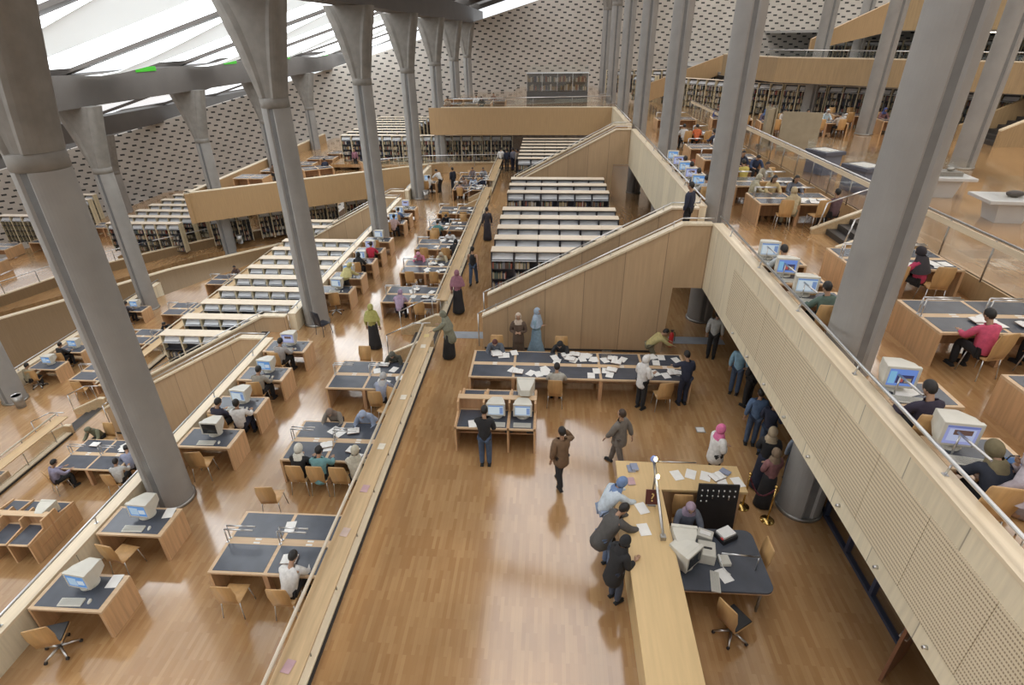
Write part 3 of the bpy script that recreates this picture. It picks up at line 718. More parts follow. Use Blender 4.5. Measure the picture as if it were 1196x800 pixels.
def monitor():
    t = thing('monitor', 'x', 'monitor')
    b = MB(); b.box(-.215, .215, -.03, .035, .09, .42)
    put('bezel', b, BEIGE, t, .012)
    k = MB(); rings = [(-.20, .20, .035, .10, .41), (-.19, .19, .15, .11, .40), (-.12, .12, .36, .15, .35), (-.11, .11, .40, .17, .33)]
    vs = []
    for x0, x1, y, z0, z1 in rings: vs += [(x0, y, z0), (x1, y, z0), (x1, y, z1), (x0, y, z1)]
    k.add(vs, [(4 * i + j, 4 * i + (j + 1) % 4, 4 * i + 4 + (j + 1) % 4, 4 * i + 4 + j) for i in range(3) for j in range(4)] + [(12, 13, 14, 15), (0, 3, 2, 1)])
    put('tube_housing', k, BEIGE, t, .01)
    s = MB(); n = 8; g = []
    for i in range(n + 1):
        for j in range(n + 1):
            x = -.172 + .344 * i / n; z = .128 + .256 * j / n
            g.append((x, -.032 - .008 * cos(pi * (i / n - .5)) * cos(pi * (j / n - .5)), z))
    s.add(g, [(i * (n + 1) + j, (i + 1) * (n + 1) + j, (i + 1) * (n + 1) + j + 1, i * (n + 1) + j + 1) for i in range(n) for j in range(n)], True)
    put('screen', s, SC1, t)
    put('stand', MB().lathe([(.15, 0), (.15, .02), (.07, .035), (.09, .10)], 20, (0, .14, 0)), BEIGE, t)
    put('power_button', MB().tube((.16, -.034, .108), (.16, -.03, .108), .008, .008, 8), STEELD, t)
    return t
MONITOR = Proto(monitor, 'beige monitors')
def place_monitor(label, loc, rz=0., scr=None, group=None):
    o = MONITOR(label, loc, rz, group); o.scale = (1.12, 1.12, 1.12)
    if scr:
        s = [c for c in o.children if c.name.startswith('screen')][0]
        s.material_slots[0].link = 'OBJECT'; s.material_slots[0].material = scr
    return o
def keyboard():
    t = thing('keyboard', 'x', 'keyboard')
    put('keyboard_case', MB().add([(-.22, -.08, 0), (.22, -.08, 0), (.22, .08, 0), (-.22, .08, 0), (-.22, -.08, .018), (.22, -.08, .018), (.22, .08, .034), (-.22, .08, .034)],
        [(0, 3, 2, 1), (4, 5, 6, 7), (0, 1, 5, 4), (1, 2, 6, 5), (2, 3, 7, 6), (3, 0, 4, 7)]), BEIGE, t, .004)
    b = MB()
    for j in range(5):
        for i in range(17):
            x = -.2 + i * .0245; y = -.06 + j * .027; z = .02 + (y + .08) * .1
            b.box(x, x + .019, y, y + .02, z, z + .006)
    put('keys', b, mat('key_grey', (.50, .49, .44), .5, 0, .05), t)
    return t
KEYB = Proto(keyboard, 'keyboards')
def mouse():
    t = thing('computer_mouse', 'x', 'mouse')
    put('mouse_body', MB().ell((0, 0, .0), (.032, .058, .036), 12, 8, lambda x, y, z: z > -.05), BEIGE, t)
    put('mouse_button', MB().box(-.02, .02, .02, .045, .024, .032), mat('key_grey', (.5, .49, .44)), t, .004)
    return t
MOUSE = Proto(mouse, 'mice')
def sheet():
    o = put('paper_sheet', MB().box(-.105, .105, -.148, .148, 0, .004), PAPER); return tag(o, 'x', 'paper')
SHEET = Proto(sheet)
def open_book():
    t = thing('open_book', 'x', 'book')
    for s in (-1, 1):
        b = MB(); pts = [(0, .012), (.04, .026), (.09, .024), (.15, .012)]
        vs = [(s * x, y, z) for x, z in pts for y in (-.11, .11)] + [(s * x, y, .002) for x, z in pts for y in (-.11, .11)]
        b.add(vs, [(2 * i, 2 * i + 1, 2 * i + 3, 2 * i + 2) for i in range(3)] + [(8 + 2 * i, 10 + 2 * i, 11 + 2 * i, 9 + 2 * i) for i in range(3)] + [(2 * i, 2 * i + 2, 10 + 2 * i, 8 + 2 * i) for i in range(3)] + [(2 * i + 1, 9 + 2 * i, 11 + 2 * i, 3 + 2 * i) for i in range(3)] + [(6, 7, 15, 14)])
        put('page_block', b, PAPER, t)
    put('cover', MB().box(-.16, .16, -.12, .12, 0, .003), mat('book_cover_brown', (.2, .1, .06), .6), t)
    return t
OBOOK = Proto(open_book)
def closed_book(c):
    def mk():
        t = thing('book', 'x', 'book')
        put('page_block', MB().box(-.07, .07, -.10, .10, .004, .026), PAPER, t)
        put('cover', MB().box(-.078, .075, -.107, .107, 0, .004).box(-.078, .075, -.107, .107, .026, .030).box(-.08, -.072, -.107, .107, 0, .030), mat('cover_%d%d%d' % tuple(int(x * 99) for x in c), c, .5), t, .002)
        return t
    return mk
CBOOKS = [Proto(closed_book(c)) for c in ((.55, .42, .36), (.72, .66, .55), (.50, .32, .34), (.70, .55, .25), (.25, .28, .38))]
# ---- bookcases
BAY, NB_ = .895, 6
def bookcase_maker(nb, upm, topm, shelfm, lod=0, h=2.1, levels=5):
    def make():
        t = thing('bookcase', 'x', 'bookcase'); w = BAY * nb; d = .52
        for i in range(nb): put('top_panel', MB().box(BAY * i + .004, BAY * (i + 1) - .004, -d / 2 - .03, d / 2 + .03, h - .035, h), topm, t)
        for i in range(nb + 1): put('upright', MB().box(max(0, BAY * i - .035), min(w, BAY * i + .035), -d / 2, d / 2, 0, h - .035), upm, t)
        if lod:
            for i in range(nb):
                for q in (.36, .68): put('book_divider', MB().box(BAY * (i + q) - .012, BAY * (i + q) + .012, -d / 2 + .02, -.02, .08, h - .38), upm, t)
        put('back_panel', MB().box(0, w, -.012, .012, .08, h - .035), DKSTEEL, t)
        for k in range(levels):
            z = .10 + k * (h - .42) / (levels - 1)
            if k == levels - 1: z = h - .40
            for s in (-1, 1):
                b = MB()
                for i in range(nb): b.box(BAY * i + .022, BAY * (i + 1) - .022, min(s * .015, s * d / 2), max(s * .015, s * d / 2), z - .02, z)
                put('shelf', b, SHELFB if k == levels - 1 else DKSTEEL, t)
        mg = .10 if upm is CREAM else .045
        for i in range(nb):     # tilted white display board under the top of each bay
            xa, xb, ya, yb, za, zb = BAY * i + mg, BAY * (i + 1) - mg, -d / 2 + .02, -.05, h - .33, h - .15
            put('display_board', MB().add([(xa, ya, za), (xb, ya, za), (xb, yb, zb), (xa, yb, zb), (xa, ya, za - .02), (xb, ya, za - .02), (xb, yb, zb - .02), (xa, yb, zb - .02)],
                [(0, 1, 2, 3), (4, 7, 6, 5), (0, 4, 5, 1), (1, 5, 6, 2), (2, 6, 7, 3), (3, 7, 4, 0)]), SHELFB, t)
        return t
    return make
CASE_DARK = Proto(bookcase_maker(6, DKSTEEL, SHELFT, DKSTEEL))
CASE_PALE = Proto(bookcase_maker(6, CREAM, SHELFT, CREAM))
CASE_FAR = Proto(bookcase_maker(3, CREAM, SHELFT, DKSTEEL, 1, 2.1, 5))
STUFFB = MB(); TUBE = mat_emit('lit_light_tube', (1.0, .9, .75), 22.)
def fill_books(x0, y0, z0, nb, rz=0., levels=5, h=2.1, dens=1.0, side=-1, seed=0, skip=(), hmax=.27):
    """rows of small books on the shelves of one bookcase face, for the ones too many to count"""
    rnd = random.Random(seed); c, s_ = cos(rz), sin(rz)
    for k in range(levels):
        if k == levels - 1: continue
        z = .10 + k * (h - .42) / (levels - 1)
        for i in range(nb):
            if (k, i) in skip: continue
            x = BAY * i + .03; end = BAY * (i + 1) - .05 - rnd.random() * .35
            while x < end:
                w = .03 + .05 * rnd.random(); hh = .18 + (hmax - .18) * rnd.random(); dd = .15 + .04 * rnd.random()
                ya, yb = side * .23, side * (.23 - dd)
                if rnd.random() > .1 * (2 - dens):
                    vs = []
                    for (xx, yy, zz) in ((x, ya, z), (x + w * .92, ya, z), (x + w * .92, yb, z), (x, yb, z), (x, ya, z + hh), (x + w * .92, ya, z + hh), (x + w * .92, yb, z + hh), (x, yb, z + hh)):
                        vs.append((x0 + xx * c - yy * s_, y0 + xx * s_ + yy * c, z0 + zz))
                    STUFFB.add(vs, [(4, 5, 6, 7), (0, 1, 5, 4), (1, 2, 6, 5), (2, 3, 7, 6), (3, 0, 4, 7)])
                x += w
NBOOK = [0]; BKNAME = ['tan', 'dark brown', 'cream', 'navy', 'rust red', 'ochre', 'dark green', 'grey']
BKM = [mat('spine_%d' % i, c, .6, 0, .06, 20) for i, c in enumerate([(.45, .38, .26), (.12, .07, .05), (.55, .50, .42), (.05, .06, .10), (.30, .09, .06), (.40, .30, .17), (.09, .12, .10), (.22, .22, .24)])]
BKMESH = [MB().box(0, 1, 0, .17, 0, 1).mesh('book') for i in range(8)]
for me_, m_ in zip(BKMESH, BKM): me_.materials.append(m_)
def shelf_books(x0, y0, z0, cells, label, group, levels=5, h=2.1, seed=1):
    """countable books standing on the shelves nearest to the eye"""
    rnd = random.Random(seed)
    for (k, i) in cells:
        z = .10 + k * (h - .42) / (levels - 1); x = BAY * i + .04; end = BAY * (i + 1) - .06 - rnd.random() * .32
        while x < end and NBOOK[0] < 300:
            w = .035 + .04 * rnd.random(); hh = .20 + .06 * rnd.random()
            ci = rnd.randrange(8); o = bpy.data.objects.new('book', BKMESH[ci]); COL.objects.link(o)
            o.location = (x0 + x, y0 - .235, z0 + z); o.scale = (w * .92, .9 + .2 * rnd.random(), hh)
            tag(o, 'upright %s book, %s shelf, %s bay of the %s' % (BKNAME[ci], ['bottom', 'second lowest', 'third lowest', 'upper'][k], ORD[i], label), 'book', group); NBOOK[0] += 1; x += w
# ================================================================ PEOPLE
def skin_mesh(V, E, R, sub=1, root=0):
    """continuous limbs and trunk grown over a jointed skeleton"""
    me = bpy.data.meshes.new('figure'); me.from_pydata([tuple(v) for v in V], E, [])
    ob = bpy.data.objects.new('figure', me); COL.objects.link(ob)
    md = ob.modifiers.new('s', 'SKIN'); md.use_smooth_shade = True; md.branch_smoothing = .4
    for i, r in enumerate(R):
        s = me.skin_vertices[0].data[i]; s.radius = (r, r) if not isinstance(r, tuple) else r; s.use_root = (i == root)
    sd = ob.modifiers.new('d', 'SUBSURF'); sd.levels = sub; sd.render_levels = sub
    dg = bpy.context.evaluated_depsgraph_get(); dg.update()
    out = bpy.data.meshes.new_from_object(ob.evaluated_get(dg))
    bpy.data.objects.remove(ob); bpy.data.meshes.remove(me)
    out.materials.clear()
    return out
def to_mb(me):
    b = MB(); b.add([v.co.copy() for v in me.vertices], [tuple(p.vertices) for p in me.polygons], True); return b
def joints(kind='stand', lean=0., head=.15, arms=('down', 'down'), stride=0., twist=0., h=1.0):
    J = {}
    sit = kind == 'sit'
    pz = .53 if sit else .93
    P = Vector((0, 0 if sit else -.25 * sin(lean), pz)); u = Vector((0, sin(lean), cos(lean)))
    J['pel'] = P; J['wai'] = P + u * .15; J['che'] = P + u * .33; J['nkb'] = P + u * .50
    v = Vector((0, sin(lean + head), cos(lean + head)))
    J['nck'] = J['nkb'] + (u + v) * .022; J['hed'] = J['nck'] + v * .118; J['hv'] = v
    J['f'] = Vector((0, cos(lean + head), -sin(lean + head)))
    for s, n, a in ((-1, 'L', arms[0]), (1, 'R', arms[1])):
        sh = P + u * .45 + Vector((s * .175, 0, 0)); J['sh' + n] = sh; w = Vector((0, u.z, -u.y)) if lean else Vector((0, 1, 0))
        if a == 'down': el = sh + Vector((s * .05, -.02, -.28)); wr = el + Vector((s * .01, .06, -.24))
        elif a == 'swing': el = sh + Vector((s * .05, .10, -.26)); wr = el + Vector((-s * .01, .14, -.2))
        elif a == 'back': el = sh + Vector((s * .06, -.12, -.25)); wr = el + Vector((s * .02, -.06, -.23))
        elif a == 'table': el = sh + Vector((s * .08, .13, -.24)); wr = el + Vector((-s * .07, .23, -.0))
        elif a == 'reach': el = sh + Vector((s * .04, .20, -.20)); wr = el + Vector((-s * .03, .22, -.10))
        elif a == 'hold': el = sh + Vector((s * .05, .0, -.28)); wr = el + Vector((-s * .06, .23, .05))
        elif a == 'fold': el = sh + Vector((s * .06, .02, -.28)); wr = el + Vector((-s * .2, .17, .03))
        elif a == 'phone': el = sh + Vector((s * .16, .10, -.14)); wr = J['hed'] + Vector((s * .11, .05, -.02))
        elif a == 'chin': el = sh + Vector((s * .02, .22, -.22)); wr = J['hed'] + Vector((s * .04, .13, -.12))
        J['el' + n], J['wr' + n] = el, wr
        if sit:
            J['hip' + n] = P + Vector((s * .09, .02, -.02)); J['kn' + n] = P + Vector((s * .11, .42, .0)); J['an' + n] = Vector((s * .12, .38, .09))
        else:
            st = stride * s
            J['hip' + n] = P + Vector((s * .085, 0, -.04)); J['kn' + n] = Vector((s * .09, st * .55 + .03, .49)); J['an' + n] = Vector((s * .09, st - .0, .09 + (.06 if st < -.1 else 0)))
    return J
def hand_mb(b, wr, el, s):
    d = (wr - el).normalized(); side = d.cross(Vector((0, 0, 1)))
    side = side.normalized() if side.length > .2 else Vector((1, 0, 0)); nrm = side.cross(d).normalized()
    M = Matrix((side, d, nrm)).transposed()
    b.ell(wr + d * .045, (.04, .055, .018), 8, 6, None, M)
    for i, L in enumerate((.062, .072, .068, .054)):
        o = wr + d * .088 + side * (-.028 + .019 * i); k = o + d * L * .55 - nrm * .006
        b.tube(o, k, .0095, .0085, 6); b.tube(k, k + d * L * .4 - nrm * .018, .0085, .006, 6)
    o = wr + d * .03 - side * s * .034; k = o + d * .03 - side * s * .022
    b.tube(o, k, .011, .010, 6); b.tube(k, k + d * .03 - nrm * .006, .010, .007, 6)
def head_frame(J):
    f, v = J['f'], J['hv']; x = f.cross(v).normalized(); return Matrix((x, f, v)).transposed()
def body_mesh(J):
    n = ['pel', 'wai', 'che', 'nkb', 'nck', 'hed', 'shL', 'elL', 'wrL', 'shR', 'elR', 'wrR', 'hipL', 'knL', 'anL', 'hipR', 'knR', 'anR']
    r = [.10, .095, .105, .055, .05, .062, .046, .040, .028, .046, .040, .028, .085, .058, .038, .085, .058, .038]
    E = [(0, 1), (1, 2), (2, 3), (3, 4), (4, 5), (2, 6), (6, 7), (7, 8), (2, 9), (9, 10), (10, 11), (0, 12), (12, 13), (13, 14), (0, 15), (15, 16), (16, 17)]
    b = to_mb(skin_mesh([J[k] for k in n], E, r))
    M = head_frame(J); c = J['hed']
    b.ell(c + M @ Vector((0, .0, .02)), (.081, .099, .116), 14, 12, None, M)         # skull
    b.ell(c + M @ Vector((0, .03, -.055)), (.055, .062, .06), 10, 8, None, M)        # jaw
    b.ell(c + M @ Vector((0, .098, -.012)), (.013, .02, .026), 6, 6, None, M)        # nose
    b.ell(c + M @ Vector((0, .086, -.055)), (.026, .012, .009), 8, 6, None, M)       # mouth
    for s in (-1, 1): b.ell(c + M @ Vector((s * .078, -.005, -.005)), (.010, .022, .032), 6, 6, None, M)
    hand_mb(b, J['wrL'], J['elL'], -1); hand_mb(b, J['wrR'], J['elR'], 1)
    return b.mesh('person')
def top_mesh(J, long=0., bare=False):
    n = ['pel', 'wai', 'che', 'nkb', 'shL', 'elL', 'wrL', 'shR', 'elR', 'wrR']; V = [J[k].copy() for k in n]
    for i, (e, w) in ((6, ('elL', 'wrL')), (9, ('elR', 'wrR'))): V[i] = J[w] - (J[w] - J[e]).normalized() * .02
    u = (J['che'] - J['pel']).normalized(); V[3] = J['nkb'] - u * .01
    V[0] = J['pel'] - u * (.13 + long)
    k = 1.08 if long < .15 else 1.2
    R = [(.168 + long * .12) * k, .15 * k, .165 * k, .098, .088 * k, .064 * k, .048 * k, .084 * k, .064 * k, .048 * k]
    if bare: return skin_mesh(V[:4], [(0, 1), (1, 2), (2, 3)], [.165, .142, .165, .10])
    return skin_mesh(V, [(0, 1), (1, 2), (2, 3), (2, 4), (4, 5), (5, 6), (2, 7), (7, 8), (8, 9)], R)
def trouser_mesh(J):
    n = ['pel', 'hipL', 'knL', 'anL', 'hipR', 'knR', 'anR']; V = [J[k].copy() for k in n]
    for i in (3, 6): V[i] = V[i] + Vector((0, 0, -.03))
    return skin_mesh(V, [(0, 1), (1, 2), (2, 3), (0, 4), (4, 5), (5, 6)], [.118, .10, .08, .064, .10, .08, .064])
def skirt_mesh(J, sit):
    b = MB(); n = 16; P = J['pel']
    if sit:
        k = (J['knL'] + J['knR']) / 2; a = (J['anL'] + J['anR']) / 2
        V = [P + Vector((0, -.03, .05)), P + Vector((0, .2, 0)), k, (k + a) / 2 + Vector((0, .03, 0)), a + Vector((0, .02, -.02))]
        return skin_mesh(V, [(0, 1), (1, 2), (2, 3), (3, 4)], [.17, .19, .17, .18, .2])
    a = (J['anL'] + J['anR']) / 2; w = abs(J['anL'].y - J['anR'].y) / 2
    for t, rx, ry in ((0, .15, .125), (.12, .175, .15), (.45, .19, .17), (.8, .22, .20 + w * .6), (1, .235, .215 + w)):
        c = P.lerp(a + Vector((0, 0, -.05)), t)
        for i in range(n): b.v.append((c.x + rx * cos(2 * pi * i / n), c.y + ry * sin(2 * pi * i / n) * (1 + .06 * sin(5 * i)), c.z + .06 * (1 - t)))
    for k in range(4):
        for i in range(n): b.f.append((k * n + i, k * n + (i + 1) % n, (k + 1) * n + (i + 1) % n, (k + 1) * n + i)); b.sm.append(True)
    b.f.append(tuple(range(n))); b.sm.append(False); b.f.append(tuple(range(4 * n, 5 * n))[::-1]); b.sm.append(False)
    return b.mesh('skirt')
def hair_mesh(J, long=False):
    M = head_frame(J); c = J['hed']; b = MB()
    b.ell(c + M @ Vector((0, -.012, .03)), (.088, .103, .115), 16, 12, lambda x, y, z: not (y > .35 and z < .55) and z > (-.75 if long else (-.85 if y < -.25 else -.42)), M)
    if long: b.ell(c + M @ Vector((0, -.06, -.10)), (.095, .06, .15), 12, 8, None, M)
    return b.mesh('hair')
def scarf_mesh(J, big=False):
    M = head_frame(J); c = J['hed']; b = MB()
    b.ell(c + M @ Vector((0, -.012, .018)), (.100, .115, .132), 18, 14, lambda x, y, z: not (y > .62 and -.75 < z < .62 and abs(x) < .6), M)
    u = (J['nkb'] - J['che']).normalized(); base = J['nkb'] - u * (.30 if big else .07)
    k = 14; r1, r2 = (.30, .19) if big else (.165, .12); top = c - M @ Vector((0, .005, .07))
    vs = []
    for (cc, rx, ry) in ((top, .085, .09), (J['nkb'] + u * .02, .13 if not big else .2, .11), (base, r1, r2)):
        for i in range(k): vs.append(cc + Vector((rx * cos(2 * pi * i / k), ry * sin(2 * pi * i / k), 0)))
    b.add(vs, [(q * k + i, q * k + (i + 1) % k, (q + 1) * k + (i + 1) % k, (q + 1) * k + i) for q in range(2) for i in range(k)], True)
    return b.mesh('headscarf')
def shoe_mesh(J, s):
    a = J['an' + s]; b = MB(); b.ell(a + Vector((0, .055, -.055)), (.048, .125, .045), 10, 8, lambda x, y, z: True); b.box(a.x - .04, a.x + .04, a.y - .06, a.y + .16, a.z - .09, a.z - .075)
    return b.mesh('shoe')
def eye_mesh(J):
    M = head_frame(J); b = MB()
    for s in (-1, 1): b.ell(J['hed'] + M @ Vector((s * .032, .088, .018)), (.014, .008, .008), 6, 6, None, M)
    return b.mesh('eyes')
PC = {}
def cached(key, fn):
    if key not in PC: PC[key] = fn()
    return PC[key]
def cloth(c, rough=.85): return mat('cloth_%02d%02d%02d' % tuple(int(x * 99) for x in c), c, rough, 0, .14, 14)
SKIN = mat('skin_tan', (.42, .25, .16), .5, 0, .05, 8)
HAIRB = mat('hair_black', (.014, .012, .011), .55, 0, .2, 20)
HAIRBR = mat('hair_brown', (.05, .03, .02), .55, 0, .2, 20)
POSES = {}
def pose(name, **k): POSES[name] = k
pose('stand', arms=('down', 'down')); pose('walk', arms=('swing', 'back'), stride=.24, head=.05); pose('stroll', arms=('down', 'fold'), stride=.12)
pose('phone', arms=('down', 'phone'), stride=.2, head=0.1); pose('hold', arms=('hold', 'hold'), head=.35); pose('talk', arms=('fold', 'fold'), head=.1)
pose('lean', lean=.55, arms=('reach', 'reach'), head=.25); pose('lean_deep', lean=.85, arms=('reach', 'reach'), head=.1); pose('reach', lean=.18, arms=('reach', 'hold'), head=.3)
pose('sit', kind='sit', lean=.18, arms=('table', 'table'), head=.35); pose('sit_low', kind='sit', lean=.5, arms=('table', 'table'), head=.45); pose('sit_up', kind='sit', lean=.05, arms=('table', 'table'), head=.1)
pose('sit_chin', kind='sit', lean=.22, arms=('table', 'chin'), head=.15); pose('sit_side', kind='sit', lean=.0, arms=('fold', 'down'), head=.1)
def person(label, x, y, z, rz, ps='stand', top=(.1, .1, .12), bot=(.03, .03, .035), hair=None, scarf=None, skirt=False, long=0., bigscarf=False, longhair=False, sc=1.0, shoe=(.02, .02, .02), group=None, detail=True, bare=False):
    J = cached(('J', ps), lambda: joints(**POSES[ps])); sit = POSES[ps].get('kind') == 'sit'
    o = put('person', cached(('b', ps), lambda: body_mesh(J)), SKIN); o.location = (x, y, z); o.rotation_euler = (0, 0, rz); o.scale = (sc,) * 3
    tag(o, label, 'person', group)
    put('shirt' if long < .1 else 'coat', cached(('t', ps, long, bare), lambda: top_mesh(J, long, bare)), cloth(top), o)
    if skirt: put('skirt', cached(('s', ps), lambda: skirt_mesh(J, sit)), cloth(bot), o)
    else: put('trousers', cached(('p', ps), lambda: trouser_mesh(J)), cloth(bot), o)
    if scarf: put('headscarf', cached(('h', ps, bigscarf), lambda: scarf_mesh(J, bigscarf)), cloth(scarf), o)
    else: put('hair', cached(('hr', ps, longhair), lambda: hair_mesh(J, longhair)), hair or HAIRB, o)
    if detail:
        put('eyes', cached(('e', ps), lambda: eye_mesh(J)), BLACK, o)
        for s in 'LR': put('shoe', cached(('sh', ps, s), lambda: shoe_mesh(J, s)), cloth(shoe), o)
    return o
# ================================================================ LAYOUT
ZT, ZS, ZL, ZB, ZE = -.5, -4.2, -4.7, 3.7, 4.2     # desk terrace, sunken hall, sunken desks, balcony, exhibition floor
rnd = random.Random(11)
def ch(label, x, y, z, rz=0., group=None): return CHAIR(label, (x, y, z), rz, group)
def sheets(n, x0, x1, y0, y1, z, label, group, books=0, blabel=None):
    for i in range(n): SHEET(label, (rnd.uniform(x0, x1), rnd.uniform(y0, y1), z + .004 + .0045 * (i % 6)), rnd.uniform(-.6, .6), group)
    for i in range(books): OBOOK(blabel, (rnd.uniform(x0, x1), rnd.uniform(y0, y1), z + .031), rnd.uniform(-.4, .4), group + ' (books)')
# ---- desk terrace reading tables beside the ledge (xc = -5.3)
TX = -5.3
T_Y = [7.8, 11.1, 14.3, 20.4, 23.5, 26.6, 29.7, 32.85, 38.65, 41.6]
TN = ['%s four-seat reading table beside the reading ledge, counted from the near end' % o for o in ORD]
TN[0] = 'nearest four-seat reading table beside the ledge, with a man in white reading'
TN[1] = 'second reading table by the ledge, five readers around it'
TN[2] = 'third reading table by the ledge, just before the short steps'
for i, y in enumerate(T_Y): TABLE4(TN[i], (TX, y, ZT), 0, 'reading tables on the desk terrace')
TNAME = ['nearest terrace table', 'second terrace table', 'third terrace table', 'fourth terrace table past the steps', 'fifth terrace table', 'sixth terrace table', 'seventh terrace table', 'eighth terrace table', 'ninth terrace table', 'last terrace table']
SEATS = {0: 'nl nr', 1: 'nl nm nr', 2: 'nr fl', 3: 'nr', 4: 'nl nr', 5: 'nl nr fl', 6: 'nl fr', 7: 'nl nr', 8: 'fl fr nl', 9: 'fl nr'}
SD = {'nl': (-.55, -1, 'near left'), 'nr': (.50, -1, 'near right'), 'nm': (-.05, -1, 'near middle'), 'fl': (-.55, 1, 'far left'), 'fr': (.55, 1, 'far right')}
for i, ks in SEATS.items():
    for k in ks.split():
        dx, s, nm = SD[k]; ch('plywood chair at the %s place of the %s' % (nm, TNAME[i]), TX + dx, T_Y[i] + s * 1.02, ZT, 0 if s < 0 else pi)
ch('empty plywood chair standing alone between the first and second terrace tables', -6.25, 9.35, ZT, .1)
ch('empty plywood chair standing askew behind the second terrace table', -4.45, 12.95, ZT, 2.7)
bc = ch('blue-black stacking chair against the second terrace column', -8.30, 18.25, ZT, -.5)
for c_ in bc.children:
    if c_.name.split('.')[0] in ('seat', 'backrest'): c_.material_slots[0].link = 'OBJECT'; c_.material_slots[0].material = mat('blue_black_plastic', (.018, .022, .035), .35)
    else: c_.material_slots[0].link = 'OBJECT'; c_.material_slots[0].material = DKSTEEL
# ---- terrace computer desks along the parapet
D_Y = [6.45, 8.2, 11.05, 12.55, 14.2, 15.95, 20.75, 22.3, 24.1, 25.6, 27.2, 30.3, 31.7, 33.2, 40.1]
DX = -8.6
DSC = [SC1, SC1, SC5, SC2, SC1, SC4, SC2, SC1, SC2, SC4, SC2, SC1, SC2, SC4, SC1]
DN = ['nearest computer desk', 'second computer desk', 'third computer desk', 'fourth computer desk', 'fifth computer desk', 'sixth computer desk', 'seventh computer desk', 'eighth computer desk', 'ninth computer desk', 'tenth computer desk', 'eleventh computer desk', 'twelfth computer desk', 'thirteenth computer desk', 'fourteenth computer desk', 'last computer desk']
for i, y in enumerate(D_Y):
    n = DN[i]
    PCDESK('%s in the row along the terrace parapet' % n, (DX, y, ZT), 0, 'computer desks along the terrace parapet')
    place_monitor('beige tube monitor on the %s of the terrace parapet row' % n, (DX + .05, y + .02, ZT + .734), -.12 + .05 * (i % 3), DSC[i], 'monitors on the terrace desks')
    KEYB('beige keyboard on the %s of the terrace parapet row' % n, (DX + .02, y - .24, ZT + .734), .04, 'keyboards on the terrace desks')
    MOUSE('beige mouse on the %s of the terrace parapet row' % n, (DX + .34, y - .2, ZT + .736), .2, 'mice on the terrace desks')
    if i in (0, 6): OCHAIR('swivel chair with steel star base at the %s on the terrace' % n, (DX + .15 - .25 * (i == 0), y - .68, ZT), .35)
    else: ch('plywood chair at the %s on the terrace' % n, DX + .05 * (-1) ** i, y - .62, ZT, .15 * (-1) ** i)
SHEET('white sheet on the far edge of the nearest computer desk', (DX + .5, 6.7, ZT + .736), .1); SHEET('white sheet on the far edge of the second computer desk', (DX + .5, 8.45, ZT + .736), .2)
ch('second plywood chair at the fourth computer desk on the terrace', -8.75, 11.95, ZT, -.2)
# ---- papers lying on the ledge and the terrace tables
for i, (x, y, k, l) in enumerate(((-3.78, 15.7, 3, 'thick orange-covered volume on the end of the long ledge'), (-3.75, 15.0, 1, 'pale book on the ledge just before the end'), (-3.72, 12.2, 1, 'cream booklet lying on the ledge by the third table'),
        (-3.76, 10.15, 1, 'cream booklet on the ledge by the second table'), (-3.74, 8.75, 2, 'pink booklet lying on the reading ledge'), (-3.78, 7.55, 0, 'spotted booklet lying on the reading ledge by the nearest table'), (-3.8, 4.9, 2, 'booklet at the near end of the long ledge'))):
    CBOOKS[k](l, (x, y, .851), .12 - .05 * i)
for i, (nb, bk) in enumerate(((1, 1), (4, 3), (3, 2), (6, 2), (5, 2), (5, 2), (5, 1), (4, 1), (4, 1), (2, 1))):
    y = T_Y[i]
    for s in (-1, 1):
        sheets((nb + 1) // 2, TX - .2, TX + 1.0, y + s * .42 - .25, y + s * .42 + .2, ZT + .735, 'loose white paper on the %s' % TNAME[i], 'papers on the %s' % TNAME[i], (bk + (s < 0)) // 2, 'open book on the %s' % TNAME[i])
# ---- hall: long table, catalogue carrel
LTX, LTY = 1.02, 14.32
TABLE10('long ten-place table with dark blue tops in front of the stair wall', (LTX, LTY, 0))
for x, rz, l in ((-.55, .05, 'empty plywood chair under the near edge of the long table'), (.35, -.05, 'plywood chair of the reader in pale grey at the long table'), (3.35, .1, 'empty plywood chair between the two standing readers at the long table')):
    ch(l, x, LTY - 1.0, 0, rz)
for x, l in ((-1.5, 'plywood chair of the man in slate at the far side of the long table'), (.55, 'plywood chair of the sleeping reader in black at the long table')): ch(l, x, LTY + 1.02, 0, pi)
for (xa, xb, ya, yb, n, b, w_) in ((-1.9, -.9, 14.75, 14.98, 6, 1, 'before the man in slate'), (.1, 1.3, 14.5, 14.95, 7, 3, 'around the sleeping reader in black'), (1.3, 2.4, 14.5, 14.9, 5, 2, 'around its clear book rest'), (-.6, .4, 13.75, 14.1, 5, 0, 'beside the reader in pale grey'),
        (1.2, 2.2, 13.75, 14.1, 4, 1, 'on the empty middle of its near side'), (2.6, 4.0, 13.75, 14.1, 5, 1, 'between the two standing readers'), (3.0, 4.0, 14.5, 14.95, 5, 0, 'by the bending man in yellow'), (-.9, -.7, 13.8, 14.0, 1, 1, 'behind the raised carrel monitor')):
    sheets(n, xa, xb, ya, yb, .735, 'loose white paper on the long table ' + w_, 'papers on the long table', b, 'open book on the long table ' + w_)
t = thing('book_rest', 'clear folding book rest on the far side of the long table', 'stand', (1.9, 14.75, .735))
put('rest_back', MB().obox((0, .05, .12), (.3, .01, .25), 0, -.3), GLASS2, t); put('rest_foot', MB().box(-.15, .15, -.1, .1, 0, .012), STEELD, t)
